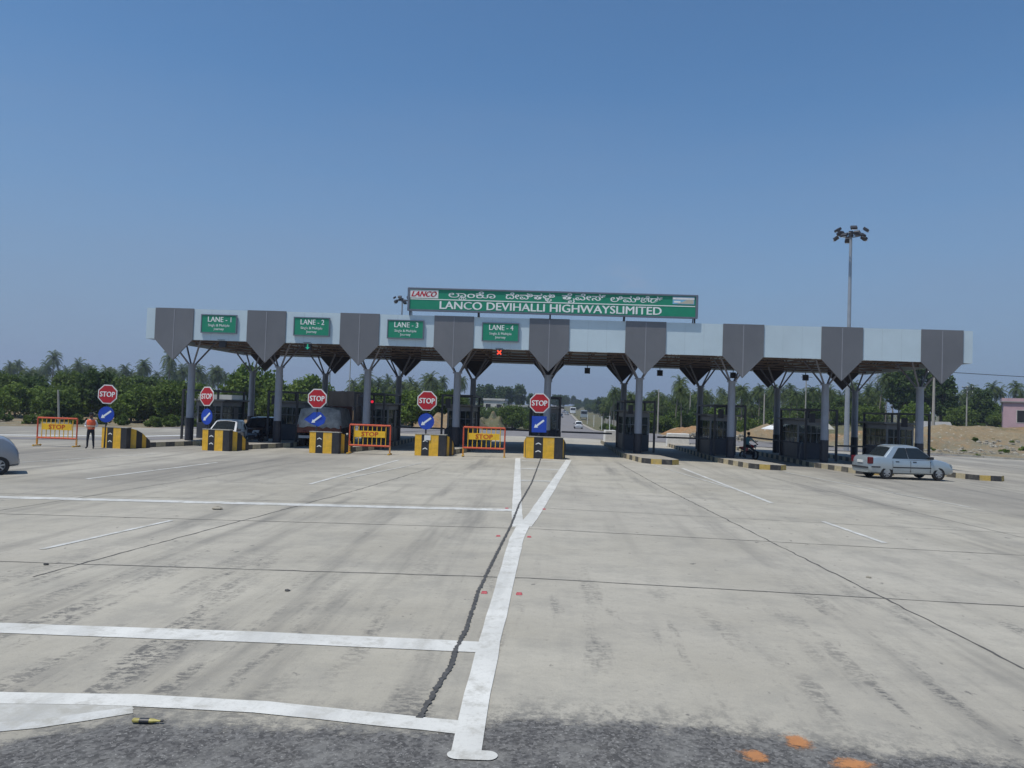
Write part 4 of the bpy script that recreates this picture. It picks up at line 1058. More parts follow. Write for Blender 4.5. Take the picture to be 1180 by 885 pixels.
def worker():
    o = thing('person', 'man in orange safety vest and dark trousers standing beside the leftmost striped barrier', 'person', gl(-24.3, 41.3), R(12))
    J = dict(pelvis=(0, 0, .96), waist=(0, 0, 1.12), chest=(0, .01, 1.34), neck0=(0, .01, 1.48), neck=(0, -.005, 1.56), head=(0, -.03, 1.67))
    for s, k in (('l', 1), ('r', -1)):
        J['hip' + s] = (k * .10, 0, .88); J['kn' + s] = (k * .13, -.02, .50); J['an' + s] = (k * .15, .02, .09); J['toe' + s] = (k * .18, -.13, .04)
        J['sh' + s] = (k * .20, .01, 1.41); J['el' + s] = (k * .30, .05, 1.14); J['wr' + s] = (k * .14, -.17, 1.08)
    def pick(c):
        if c.z < .10: return 3
        if c.z < .99 and abs(c.x) < .26 and c.y > -.16: return 1
        if c.y < -.10 and c.z > .95 and c.z < 1.2 and abs(c.x) < .24: return 2
        if c.z > 1.49: return 2
        if abs(c.x) > .2 or c.z < 1.4: return 0 if c.z > 1.0 else 1
        return 0
    figure(o, J, [M['shirt'], M['trousers'], M['skin'], M['trim']], pick)
    # vest: a shell round the torso
    def shell(z0, z1, n=20, steps=8, grow=0.):
        vs = []
        for j in range(steps + 1):
            z = z0 + (z1 - z0) * j / steps
            t = (z - .98) / .48; a = .172 + .05 * sst(t, .1, .8) - .05 * sst(t, .85, 1.05) + grow; b = .135 + .025 * sst(t, .1, .8) - .03 * sst(t, .85, 1.05) + grow
            for i in range(n): an = 2 * math.pi * i / n; vs.append((a * math.cos(an), b * math.sin(an) + .005, z))
        mb = MB(); mb.add(vs, [(j * n + i, j * n + (i + 1) % n, (j + 1) * n + (i + 1) % n, (j + 1) * n + i) for j in range(steps) for i in range(n)]); return mb
    v = shell(.98, 1.47).build('safety_vest', M['vest'], o, smooth=True)
    shell(1.12, 1.165, grow=.004, steps=1).build('reflective_band', M['vestband'], v, smooth=True)
    mb = MB(); c = (0, -.03, 1.67)
    mb.lathe([(.094, .03), (.098, .06), (.085, .12), (.03, .145), (.001, .146)], 16, 0, 'z', (0, -.02, 1.67)); mb.box((0, -.14, 1.71), (.13, .10, .012))
    mb.build('cap', M['trousers'], o, smooth=False)
    o.scale = (1.06, 1.06, 1.06)
worker()
def motorcycle():
    x, y, rz = 12.55, 50.9, R(38)
    o = thing('motorcycle', 'red motorcycle stopped in a toll lane beside the kerb', 'motorcycle', gl(x, y), rz)   # faces +X locally
    for wx in (-.62, .62):
        mb = MB(); mb.lathe([(.22, -.045), (.28, -.045), (.295, 0), (.28, .045), (.22, .045), (.22, -.045)], 20, 0, 'y', caps=False); w = mb.build('wheel', M['rubber'], o, loc=(wx, 0, .295))
        mb = MB(); mb.lathe([(.05, -.05), (.05, .05)], 10, 0, 'y')
        for i in range(8): a = i * math.pi / 4; mb.cyl((0, 0, 0), (.225 * math.cos(a), 0, .225 * math.sin(a)), .008, n=4)
        mb.build('rim', M['alloy'], w, weld=False)
    mb = MB(); mb.tube([(-.62, .07, .3), (-.1, .07, .42), (.2, .07, .75), (.45, 0, .85)], .025); mb.tube([(-.62, -.07, .3), (-.1, -.07, .42), (.2, -.07, .75), (.45, 0, .85)], .025); mb.box((.02, 0, .42), (.36, .24, .32)); mb.build('engine_frame', M['trim'], o, weld=False)
    mb = MB(); mb.blob((.18, 0, .84), (.27, .15, .13), 12); mb.build('fuel_tank', M['bikered'], o, smooth=True)
    mb = MB(); mb.box((-.32, 0, .80), (.62, .24, .09)); mb.build('seat', M['trim'], o, bevel=.03)
    mb = MB(); mb.extr([(-.35, -.13, .55), (-.85, -.1, .78), (-.75, -.1, .84), (-.2, -.13, .76)], (0, .26, 0)); mb.build('side_panel', M['bikered'], o, bevel=.02)
    mb = MB()
    for s in (-1, 1): mb.tube([(.62, s * .09, .3), (.45, s * .09, .9), (.40, s * .33, 1.02)], .02)
    mb.build('fork_handlebar', M['steel'], o, weld=False)
    mb = MB(); mb.blob((.56, 0, .86), (.10, .11, .11), 10); mb.build('headlight', M['headlight'], o, smooth=True)
    mb = MB(); mb.box((-.86, 0, .74), (.05, .14, .08)); mb.build('taillight', M['taillight'], o, bevel=.01)
    mb = MB(); mb.cyl((-.75, -.17, .32), (.05, -.17, .30), .045, n=10); mb.build('exhaust', M['steel'], o)
    p = thing('person', 'rider in teal shirt sitting on the red motorcycle', 'person', gl(x, y), rz + math.pi / 2)   # body faces -Y -> bike's +X
    J = dict(pelvis=(0, .22, .93), waist=(0, .21, 1.10), chest=(0, .16, 1.31), neck0=(0, .13, 1.45), neck=(0, .10, 1.53), head=(0, .075, 1.64))
    for s, k in (('l', 1), ('r', -1)):
        J['hip' + s] = (k * .10, .20, .90); J['kn' + s] = (k * .24, -.18, .78); J['an' + s] = (k * .20, .02, .36); J['toe' + s] = (k * .22, -.13, .31)
        J['sh' + s] = (k * .19, .13, 1.38); J['el' + s] = (k * .32, -.06, 1.17); J['wr' + s] = (k * .31, -.30, 1.06)
    if True:
        J['knr'] = (-.30, -.16, .60); J['anr'] = (-.36, .02, .09); J['toer'] = (-.40, -.14, .05)
    def pick(c):
        if c.z > 1.47: return 2
        if c.y < -.10 and c.z > .95: return 2
        if c.z > .98: return 0
        if c.z < .12: return 3
        return 1
    figure(p, J, [M['teal'], M['trousers'], M['skin'], M['trim']], pick)
motorcycle()

# ------------------------------------------------------------------ white blocks, litter, studs
def block(x, y, w, d, h, rz, l):
    mb = MB(); mb.extr([(-w / 2, -d / 2, 0), (w / 2, -d / 2, 0), (w / 2 - .06, -d / 2, h), (-w / 2 + .06, -d / 2, h)], (0, d, 0))
    o = mb.build('concrete_block', M['white'], bevel=.04); o.location = gl(x, y); o.rotation_euler = (0, 0, rz)
    tag(o, l, 'concrete block', 'white concrete blocks behind the canopy')
block(4.75, 63.5, .95, .7, 1.15, R(8), 'smaller white concrete block left of the sixth island')
block(10.4, 65.5, 1.85, .8, 1.1, R(-4), 'wider white concrete block in the lane right of the sixth island')
for i, (x, y, l) in enumerate(((-.86, 11.5, 'red road stud left of the gore line just short of the long dark joint'), (-.36, 11.49, 'red road stud right of the gore line just short of the long dark joint'),
                               (-.99, 16.55, 'red road stud left of the gore line near where the lines meet'), (-.35, 16.55, 'red road stud right of the gore line near where the lines meet'),
                               (-1.06, 21.1, 'small far road stud beside the left gore line'), (-.08, 21.15, 'small far road stud beside the right gore line'))):
    mb = MB(); mb.extr([(-.045, -.05, 0), (.045, -.05, 0), (.035, -.03, .016), (-.035, -.03, .016)], (0, .08, 0)); o = mb.build('road_stud', M['stud']); o.location = gl(x, y, .002); tag(o, l, 'road stud', 'red road studs')
o = thing('plastic_bottle', 'crushed yellow drink bottle lying on the dark asphalt near the front white line', 'bottle', gl(-3.25, 6.52, .022), R(4)); o.scale = (1, .8, .6)
mb = MB(); mb.lathe([(.02, -.11), (.032, -.10), (.03, -.03), (.033, .02), (.028, .06), (.012, .10), (.012, .12)], 12, 0, 'x'); mb.build('bottle_body', M['litter'], o, smooth=True)
mb = MB(); mb.lathe([(.0335, -.05), (.0345, -.01), (.0335, .03)], 12, 0, 'x', caps=False); mb.build('label_band', M['black'], o)
mb = MB(); mb.lathe([(.015, .121), (.015, .14)], 10, 0, 'x'); mb.build('cap', M['black'], o)
for i, (x, y, s, l) in enumerate(((-8.13, 19.41, .13, 'pale pebble lying just below the far white line'), (-3.64, 11.24, .045, 'small dark stone just below the long joint on the left slab'),
                                  (-7.96, 12.45, .05, 'small dark stone above the long joint near the left edge'), (5.6, 14.2, .05, 'white pebble on the right slab'))):
    rg = random.Random(i); mb = MB(); mb.blob((0, 0, s * .25), (s, s * .7, s * .35), 8, 0, .2, rg); o = mb.build('stone', M['stone'] if i in (0, 3) else M['tar']); o.location = gl(x, y); tag(o, l, 'stone')

# ------------------------------------------------------------------ high masts, poles, pylon
def mast(x, y, H, l, r=.24):
    o = thing('high_mast_light', l, 'mast light', (x, y, gz(x, y)), 0, 'high mast floodlights')
    mb = MB(); mb.cyl((0, 0, 0), (0, 0, H), r, r * .5, 12); mb.build('mast', M['steel'], o)
    mb = MB()
    for i in range(16): a, b = i * math.pi / 8, (i + 1) * math.pi / 8; mb.cyl((1.0 * math.cos(a), 1.0 * math.sin(a), H), (1.0 * math.cos(b), 1.0 * math.sin(b), H), .05, n=5)
    for i in range(4): a = i * math.pi / 2; mb.cyl((0, 0, H), (1.0 * math.cos(a), 1.0 * math.sin(a), H), .05, n=5)
    mb.cyl((0, 0, H - .2), (0, 0, H + .35), .2, n=10); mb.build('lamp_ring', M['darksteel'], o, weld=False)
    for i in range(10):
        a = i * math.pi / 5 + .15; c = (1.28 * math.cos(a), 1.28 * math.sin(a), H - .22 + .62 * (i % 2))
        mb = MB(); mb.box(c, (.48, .56, .24), 0, rz=a, ry=R(35)); f = mb.build('floodlight', M['darksteel'], o, bevel=.03)
        mb = MB(); mb.box((c[0] + .07 * math.cos(a), c[1] + .07 * math.sin(a), c[2] - .13), (.40, .46, .02), 0, rz=a, ry=R(35)); mb.build('lamp_glass', M['lampglass'], f)
mast(27.3, 75, 20., 'tall mast with a ring of floodlights rising behind the right part of the canopy')
mast(-25.1, 131, 20.6, 'distant mast with floodlights seen left of the green name board')
def pole(x, y, H, l, arms=1, lean=0., r=.14, base=None):
    o = thing('utility_pole', l, 'utility pole', (x, y, tz(x, y) - .2)); o.rotation_euler = (0, lean, R(8))
    mb = MB(); mb.cyl((0, 0, 0), (0, 0, H), r, r * .62, 8); mb.build('shaft', M['pole'], o)
    for j in range(arms):
        z = H - .3 - j * .9
        mb = MB(); mb.box((0, -.12, z), (2.0, .09, .09)); mb.cyl((-.6, -.12, z), (0, -.1, z - .6), .02, n=4); ar = mb.build('cross_arm', M['darksteel'], o, weld=False)
        mb = MB()
        for xx in (-.9, 0, .9): mb.lathe([(.03, z + .05), (.06, z + .1), (.03, z + .14), (.06, z + .2), (.02, z + .26)], 8, 0, 'z', (xx, -.12, 0))
        mb.build('insulator', M['white'], ar, weld=False)
pole(50.5, 108, 8.3, 'tall concrete utility pole behind the right end of the canopy', 1, r=.22)
pole(71.0, 140, 7.6, 'utility pole with two cross arms in front of the trees right of the canopy', 2, 0)
pole(31.1, 118, 6.4, 'pale utility pole among the palms above the red motorcycle', 0)
pole(43.3, 138, 9.6, 'utility pole with wide cross arm above the booth with pale roof', 1)
pole(25.6, 148, 8.0, 'pale utility pole among the palms right of the sixth island', 0)
pole(15.8, 118, 6.8, 'pale utility pole in front of the palms above the white blocks', 0)
pole(-49.2, 78, 3.6, 'leaning pale pole before the trees above the leftmost barricade', 0, R(-4))
pole(-33.4, 131, 13.2, 'thin pole showing between the left canopy columns', 0, r=.1)
mb = MB()
for k, z in ((-.9, .25), (0, .25), (.9, .25)):
    a, b = Vector((50.5 + k, 108, tz(50.5, 108) - .2 + 8.0 + z)), Vector((118. + k, 96., 10.2 + z))
    mb.tube([a.lerp(b, i / 10) - Vector((0, 0, 1.4 * math.sin(math.pi * i / 10))) for i in range(11)], .018, 4)
tag(mb.build('power_line', M['darksteel'], weld=False), 'thin power lines running right from the tall concrete utility pole', 'power line')
for i, (x, y, h) in enumerate([(11.2, 92, 2.9), (11.4, 104, 2.9), (11.6, 118, 3.0), (11.4, 133, 3.0), (11.3, 152, 3.0), (11.3, 175, 3.0), (11.2, 205, 3.0), (11.2, 240, 3.)]):
    o = thing('roadside_post', f'white concrete post along the right edge of the highway, {ORD[i]} one from the plaza', 'post', gl(x, y, -.05), 0, 'white posts along the highway')
    mb = MB(); mb.box((0, 0, h / 2), (.15, .15, h)); mb.build('post_shaft', M['white'], o, bevel=.02)
    mb = MB(); mb.box((-.25, 0, h - .1), (.6, .1, .08)); mb.build('lamp_arm', M['steel'], o)
def lattice(x, y, H, wb, wt, l, arms):
    o = thing('lattice_tower', l, 'tower', (x, y, tz(x, y)), R(20))
    W = lambda z: wb + (wt - wb) * (z / H) ** .75
    for a, b in ((1, 1), (1, -1), (-1, 1), (-1, -1)):
        mb = MB(); zs = [H * i / 8 for i in range(9)]
        mb.tube([(a * W(z) / 2, b * W(z) / 2, z) for z in zs], .12, 5); mb.build('leg', M['steel'], o, weld=False)
    mb = MB(); z = 0
    for i in range(8):
        z0, z1 = H * i / 8, H * (i + 1) / 8
        c0 = [(a * W(z0) / 2, b * W(z0) / 2, z0) for a, b in ((1, 1), (1, -1), (-1, -1), (-1, 1))]; c1 = [(a * W(z1) / 2, b * W(z1) / 2, z1) for a, b in ((1, 1), (1, -1), (-1, -1), (-1, 1))]
        for q in range(4): mb.cyl(c0[q], c1[(q + 1) % 4], .06, n=4); mb.cyl(c0[(q + 1) % 4], c1[q], .06, n=4); mb.cyl(c1[q], c1[(q + 1) % 4], .05, n=4)
    mb.build('bracing', M['steel'], o, weld=False)
    for j in range(arms):
        mb = MB(); zz = H - 1 - j * 2.5; mb.cyl((-4, 0, zz), (4, 0, zz), .1, n=4); mb.cyl((-4, 0, zz), (0, 0, zz + 1.2), .06, n=4); mb.cyl((4, 0, zz), (0, 0, zz + 1.2), .06, n=4); mb.build('cross_arm', M['steel'], o, weld=False)
lattice(100, 250, 19, 8.5, 1.4, 'tall lattice power pylon behind the booth of the silver sedan', 3)
lattice(-56.5, 200, 11.5, 1.4, .7, 'thin red and white lattice mast left of the black-sided truck', 0)

# ------------------------------------------------------------------ buildings
def house(name, l, x, y, w, d, h, wall, rz=0., wins=(), roof='booth_roof', flat=True, zoff=0., door=None):
    o = thing(name, l, 'building', (x, y, tz(x, y) - .15 + zoff), rz)
    mb = MB(); mb.box((0, 0, h / 2), (w, d, h)); mb.build('wall', M[wall], o)
    if flat:
        mb = MB(); mb.box((0, 0, h + .1), (w + .5, d + .5, .2)); mb.build('roof', M[roof], o, bevel=.02)
        mb = MB()
        for s in (-1, 1): mb.box((s * (w / 2 + .12), 0, h + .45), (.15, d + .4, .5)); mb.box((0, s * (d / 2 + .12), h + .45), (w + .09, .15, .5))
        mb.build('parapet', M[wall], o, weld=False)
    else:
        mb = MB(); mb.extr([(-w / 2 - .4, -d / 2 - .4, h), (-w / 2 - .4, d / 2 + .4, h), (-w / 2 - .4, 0, h + d * .28)], (w + .8, 0, 0)); mb.build('roof', M[roof], o)
    for (wx, wz, ww, wh) in wins:
        mb = MB(); mb.box((wx, -d / 2 - .005, wz), (ww + .16, .06, wh + .16)); f = mb.build('window', M['cream'], o)
        mb = MB(); mb.box((wx, -d / 2 - .02, wz), (ww, .05, wh)); mb.build('pane', M['dark'], f)
    if door:
        mb = MB(); mb.box((door[0], -d / 2 - .01, door[2] / 2), (door[1], .08, door[2])); mb.build('door', M['dark'], o)
    return o
house('pink_house', 'pink flat-roofed house at the right edge beyond the bare ground', 80.5, 133, 13, 7, 4.9, 'pink', R(-27), [(-4.1, 2.7, 1.0, 1.9), (4.5, 2.6, 1.6, 1.6)], door=(-.1, 3.0, 3.9))
house('white_house', 'pale building in front of the far trees above the third barricade', -17.2, 250, 6.5, 6, 3.9, 'cream', R(-6), [(-1.8, 2.2, 1.5, 1.3), (1.6, 2.2, 1.5, 1.3)], zoff=2.2)
house('plaza_office', 'low pale building behind the white car in the leftmost lane', -40.0, 92, 6.5, 5, 2.9, 'cream', R(4), [(-2, 1.6, 1, 1.1), (0, 1.6, 1, 1.1), (2, 1.6, 1, 1.1)])
sh = house('tin_roof_shed', 'low grey-roofed shed with one white sloping sheet, behind the booth left of the sedan', 26.0, 84, 4.6, 2.6, 2.0, 'conc', R(8), [(1.2, 1.2, .9, .8)], roof='conc', flat=False)
mb = MB(); mb.extr([(-3.6, -1.9, 1.75), (-1.0, -1.9, 2.75), (-1.0, -1.9, 2.81), (-3.6, -1.9, 1.81)], (0, 3.6, 0)); mb.build('tin_sheet', M['white'], sh)
house('field_shed', 'tiny tent-like shed on the bare ground right of the canopy', 55.5, 118, 3.0, 3.0, .55, 'stone', R(-15), [], roof='booth_roof', flat=False)
house('distant_house', 'small white house far off, left of the centre stop sign', -9.5, 300, 5, 5, 3.2, 'cream', R(10), [(0, 1.8, 1.4, 1.1)], zoff=.5)
# compound wall beside the highway
o = thing('compound_wall', 'grey compound wall under the roadside palms', 'wall', (0, 0, 0)); mb = MB()
for i in range(9):
    y = 120 + i * 10
    mb.extr([(14.6, y, gz(14.6, y) - .3), (14.6, y + 10, gz(14.6, y + 10) - .3), (14.6, y + 10, gz(14.6, y + 10) + 2.0), (14.6, y, gz(14.6, y) + 2.0)], (.25, 0, 0))
mb.build('wall_panel', M['conc'], o); mb = MB()
for i in range(10): y = 120 + i * 10; mb.box((14.55, y, gz(14.6, y) + 1.0), (.42, .42, 2.4))
mb.build('pier', M['conc'], o, weld=False)
# mounds and rubble
def mound(x, y, w, d, h, seed, mat, name, l=None):
    rg = random.Random(seed); mb = MB(); n, m = 26, 14; vs = []; ph = [rg.uniform(0, 6) for _ in range(5)]
    for j in range(m + 1):
        for i in range(n + 1):
            u, v = i / n * 2 - 1, j / m * 2 - 1; q = max(0, 1 - u * u) * max(0, 1 - v * v)
            z = h * q ** .7 * (.8 + .25 * math.sin(5 * u + ph[0]) * math.cos(4 * v + ph[1]) + .15 * math.sin(11 * u + ph[2] + 3 * v)) + rg.uniform(-.05, .05) * h
            X, Y = x + u * w / 2, y + v * d / 2; vs.append((X, Y, tz(X, Y) - .12 + z))
    mb.add(vs, [(j * (n + 1) + i, j * (n + 1) + i + 1, (j + 1) * (n + 1) + i + 1, (j + 1) * (n + 1) + i) for j in range(m) for i in range(n)])
    o = mb.build(name, mat, smooth=True)
    o['kind'] = 'structure'
for i, a in enumerate(((29, 97, 15, 8, 2.6), (20, 102, 12, 7, 1.5), (39, 92, 18, 9, 2.0), (52, 100, 22, 9, 1.6), (66, 112, 26, 9, 1.2), (-13, 112, 7, 40, 3.2), (-11, 160, 6, 40, 3.0), (75, 95, 26, 8, .8), (-26, 120, 14, 9, 1.4))):
    mound(*a, 40 + i, M['soil'], 'earth_mound')
mb = MB(); rg = random.Random(3)
for i in range(420):
    cx, cy, sp = rg.choice([(15.5, 90, 2.6), (18, 92, 3.0), (21, 91, 2.2), (50, 90, 7), (58, 86, 6), (42, 84, 5), (33, 90, 3), (66, 92, 7)])
    x, y = rg.gauss(cx, sp * .55), rg.gauss(cy, 2.2); s = rg.uniform(.08, .34)
    hgt = max(0, 1 - abs(x - cx) / sp) * .7 if cx < 22 else 0
    mb.blob((x, y, tz(x, y) + rg.uniform(0, 1) * hgt + s * .15), (s, s * rg.uniform(.6, 1), s * rg.uniform(.4, .8)), 6, 0, .25, rg)
tag(mb.build('rubble', M['stone'], weld=False), 'pale broken stones scattered over the bare ground on the right', 'rubble', kind='stuff')

# ------------------------------------------------------------------ vegetation
def leaf_quad(mb, c, s, rg, up=0.):
    a, b = rg.uniform(0, 2 * math.pi), math.acos(rg.uniform(-1, 1) * (1 - up))
    n = Vector((math.sin(b) * math.cos(a), math.sin(b) * math.sin(a), math.cos(b))); u = n.orthogonal().normalized(); w = n.cross(u)
    t = rg.uniform(0, 6.28); u, w = u * math.cos(t) + w * math.sin(t), w * math.cos(t) - u * math.sin(t)
    k = rg.uniform(.45, .75)
    mb.add([c - u * s, c + w * s * k, c + u * s, c - w * s * k], [(0, 1, 2, 3)])
def crown_mesh(seed, n_cl, rx, rz, zc, leaf, per):
    rg = random.Random(seed); mb = MB()
    for i in range(n_cl):
        a = rg.uniform(0, 6.28); rr = rg.uniform(.15, .85) ** .7; zz = rg.uniform(-.8, .85); k = math.sqrt(max(.1, 1 - zz * zz))
        c = Vector((rx * rr * k * math.cos(a), rx * rr * k * math.sin(a), zc + zz * rz)); cr = rx * rg.uniform(.22, .40)
        for j in range(per):
            d = Vector((rg.gauss(0, 1), rg.gauss(0, 1), rg.gauss(0, .8))).normalized() * cr * rg.uniform(.55, 1.1)
            leaf_quad(mb, c + d, leaf * rg.uniform(.7, 1.35), rg)
    return mb
def make_tree(kind, seed, leafm, label):
    rg = random.Random(seed)
    o = thing('broadleaf_tree' if kind != 'bush' else 'bush', label, 'tree' if kind != 'bush' else 'bush')
    if kind == 'bush':
        crown_mesh(seed, 16, 1.5, .8, .85, .17, 85).build('crown', leafm, o, weld=False)
        mb = MB()
        for i in range(6): a = i * 1.05; mb.cyl((0, 0, 0), (.7 * math.cos(a), .7 * math.sin(a), 1.0), .04, .015, 5)
        mb.build('stem', M['bark'], o, weld=False); return o
    rx, rz_, zc = dict(round=(2.7, 1.9, 3.9), tall=(2.2, 2.7, 4.6), low=(2.9, 1.9, 2.5))[kind]
    crown_mesh(seed, 44, rx, rz_, zc, .20, 95).build('crown', leafm, o, weld=False)
    mb = MB(); mb.cyl((0, 0, -.2), (.1, .05, zc - rz_ * .5), .2, .13, 8)
    for i in range(7):
        a = i * .9 + rg.uniform(-.2, .2); r_ = rx * rg.uniform(.4, .7)
        mb.cyl((.1, .05, zc - rz_ * rg.uniform(.5, .9)), (r_ * math.cos(a), r_ * math.sin(a), zc + rg.uniform(-.2, .5) * rz_), .085, .02, 6)
    mb.build('trunk', M['bark'], o, weld=False)
    return o
def make_palm(seed, H, label, lean=.5):
    rg = random.Random(seed); o = thing('coconut_palm', label, 'palm tree')
    mb = MB(); a0 = rg.uniform(0, 6.28); pts = []
    for i in range(8):
        t = i / 7; pts.append(Vector((lean * t * t * math.cos(a0), lean * t * t * math.sin(a0), H * t)))
    for i in range(7): mb.cyl(pts[i], pts[i + 1], .17 - .008 * i, .162 - .008 * i, 7, caps=False)
    mb.build('trunk', M['palmbark'], o, smooth=True)
    top = pts[-1]; mb = MB()
    nf = 30
    for i in range(nf):
        a = i * 2.4 + rg.uniform(-.2, .2); el = R(82 - 105 * (i / nf)) + rg.uniform(-.1, .1); Lf = rg.uniform(2.3, 3.0)
        p = Vector(top); d = Vector((math.cos(a) * math.cos(el), math.sin(a) * math.cos(el), math.sin(el))); seg = 9; side = Vector((-math.sin(a), math.cos(a), 0))
        prev = p.copy()
        for j in range(seg):
            d = (d + Vector((0, 0, -.14 - .035 * j))).normalized(); nxt = prev + d * Lf / seg
            ll = .78 * math.sin(math.pi * min(1, (j + .9) / (seg + .4))) ** .7
            for s in (-1, 1):
                for q in (0., .5):
                    b = prev.lerp(nxt, q); tip = b + side * s * ll * .85 + d * ll * .45 + Vector((0, 0, -ll * rg.uniform(.25, .6)))
                    mb.add([b, b + d * Lf / seg * .42, tip], [(0, 1, 2)])
            prev = nxt
    mb.build('crown', M['frond'], o, weld=False)
    if seed % 2:
        mb = MB()
        for i in range(5): a = i * 1.25; mb.blob(top + Vector((.25 * math.cos(a), .25 * math.sin(a), -.28)), (.13, .13, .15), 6)
        mb.build('coconuts', M['leaf_bright'], o, weld=False)
    return o
PAL = [make_palm(1, 7.2, 'x', .5), make_palm(2, 8.6, 'x', 1.1), make_palm(3, 6.2, 'x', .3), make_palm(4, 7.8, 'x', -.9)]
TRE = {'round': make_tree('round', 11, M['leaf'], 'x'), 'tall': make_tree('tall', 12, M['leaf_dark'], 'x'), 'low': make_tree('low', 13, M['leaf_bright'], 'x'),
       'round2': make_tree('round', 14, M['leaf_dark'], 'x'), 'low2': make_tree('low', 15, M['leaf'], 'x'), 'bush': make_tree('bush', 16, M['leaf_bright'], 'x'), 'bush2': make_tree('bush', 17, M['leaf'], 'x')}
used = set()
def px_x(px, y):                                   # bearing (measured on site plan) -> X at distance y
    return (px - 632.) / 920. * y * 1.0 - .2
def plant(proto, x, y, sc, l, grp, rg, dz=0.):
    o = proto if proto.name not in used else copy_tree(proto)
    used.add(o.name)
    o.location = (x, y, tz(x, y) - .1 + dz); o.rotation_euler = (0, 0, rg.uniform(0, 6.28)); wd = .84 if proto.name.startswith('coconut') else 1.; o.scale = (wd * sc * rg.uniform(.9, 1.1), wd * sc * rg.uniform(.9, 1.1), sc * rg.uniform(.86, 1.14))
    o['label'] = l; o['group'] = grp
    return o
rg = random.Random(21)
def zone(n, pxa, pxb, ya, yb, kinds, s0, s1, l, grp, dz=0.):
    for i in range(n):
        px = pxa + (pxb - pxa) * (i + rg.uniform(.1, .9)) / n; y = rg.uniform(ya, yb)
        k = rg.choice(kinds); proto = PAL[rg.randrange(4)] if k == 'palm' else TRE[k]
        plant(proto, px_x(px, y), y, rg.uniform(s0, s1), l, grp, rg, dz)
# left side of the plaza
zone(16, -25, 225, 84, 100, ['low', 'low2', 'round', 'round2'], .78, .98, 'leafy green tree in the front row left of the canopy', 'front row of trees left of the canopy')
zone(16, -25, 232, 106, 135, ['round', 'tall', 'round2', 'low2'], .82, 1.05, 'darker tree in the second row left of the canopy', 'second row of trees left of the canopy')
zone(64, -25, 252, 205, 300, ['palm'], 1.2, 1.55, 'coconut palm rising behind the trees left of the canopy', 'palms left of the canopy')
zone(9, -25, 230, 72, 82, ['bush2'], .5, .8, 'low bush at the foot of the trees left of the canopy', 'bushes left of the canopy')
zone(34, 692, 1010, 165, 240, ['low2', 'round2', 'round', 'tall'], .8, 1.1, 'broadleaf tree standing among the palms behind the right lanes', 'broadleaf trees in the palm grove')
plant(TRE['low'], px_x(285, 112), 112, 1.62, 'large round bright green tree behind the dark parked car', 'large trees behind the left lanes', rg)
plant(TRE['low2'], px_x(318, 118), 118, 1.5, 'large green tree just right of the round bright one behind the parked cars', 'large trees behind the left lanes', rg)
plant(TRE['low'], px_x(352, 128), 128, 1.45, 'green tree behind the grey tarpaulin truck', 'large trees behind the left lanes', rg)
zone(8, 235, 420, 90, 120, ['low2', 'round2', 'bush2'], .8, 1.0, 'smaller tree seen between the left canopy columns', 'trees between the left canopy columns')
zone(28, 395, 530, 170, 240, ['palm'], 1.0, 1.25, 'coconut palm seen between the middle canopy columns', 'palms between the middle columns')
zone(16, 410, 545, 95, 150, ['low', 'low2', 'round', 'bush2'], .72, .95, 'tree seen behind the middle lanes', 'trees behind the middle lanes')
for px, y, s, k, l in ((557, 300, 1.7, 'round2', 'dark tree left of the pale far building'), (578, 320, 1.8, 'round2', 'dark tree behind the pale far building'), (597, 330, 1.45, 'tall', 'dark tree right of the pale far building'),
                       (612, 360, 1.2, 'round2', 'far dark tree behind the centre stop sign'), (640, 430, 1.5, 'round2', 'far bluish tree at the end of the highway, left one'), (648, 480, 1.4, 'round2', 'far bluish tree at the end of the highway, right one')):
    plant(TRE[k], px_x(px, y), y, s, l, 'far dark trees near the road', rg, 1.)
zone(16, 535, 612, 130, 260, ['bush', 'bush2', 'low2'], .6, 1.1, 'scrub bush on the dry slope left of the highway', 'scrub left of the highway')
# far tree lines either side of the highway
for i in range(26):
    sd_ = 1 if i % 2 else -1; y = 330 + i * 13 + rg.uniform(-5, 5); x = (rg.uniform(17, 30) if sd_ > 0 else rg.uniform(-46, -22))
    plant(TRE[('round2', 'tall', 'low2')[i % 3]], x, y, rg.uniform(1.0, 1.35), 'far tree in the line ' + ('right' if sd_ > 0 else 'left') + ' of the highway near the horizon', 'far trees right of the highway' if sd_ > 0 else 'far trees left of the highway', rg)
# right side
for i in range(16):
    y = 125 + i * 13 + rg.uniform(-4, 4); plant(PAL[rg.randrange(4)], rg.uniform(17, 24) + (i % 3) * 2, y, rg.uniform(.78, 1.0), 'coconut palm in the row along the right edge of the highway', 'palms along the highway', rg)
zone(130, 692, 1010, 150, 260, ['palm'], .78, 1.02, 'coconut palm in the grove behind the right half of the plaza', 'palm grove behind the right half')
zone(44, 692, 1010, 126, 190, ['bush2', 'low2', 'bush', 'round2', 'low2'], .6, .95, 'undergrowth tree below the palms behind the right lanes', 'undergrowth of the palm grove')
zone(26, 1000, 1185, 165, 230, ['palm'], .9, 1.2, 'coconut palm behind the trees right of the canopy', 'palms right of the canopy')
for px, y, s, k, l in ((1030, 150, 1.5, 'tall', 'big dark tree behind the last canopy column, left of two'), (1052, 155, 1.72, 'tall', 'biggest dark tree rising behind the last canopy column'), (1072, 150, 1.45, 'tall', 'big dark tree behind the tall concrete pole')):
    plant(TRE[k], px_x(px, y), y, s, l, 'big dark trees behind the canopy end', rg)
zone(22, 1078, 1175, 150, 185, ['round2', 'tall', 'round', 'low2'], .72, .98, 'dark tree in the row between the canopy end and the pink house', 'trees left of the pink house')
zone(10, 1085, 1190, 138, 148, ['bush2', 'low2'], .6, .9, 'bush at the foot of the trees left of the pink house', 'bushes left of the pink house')
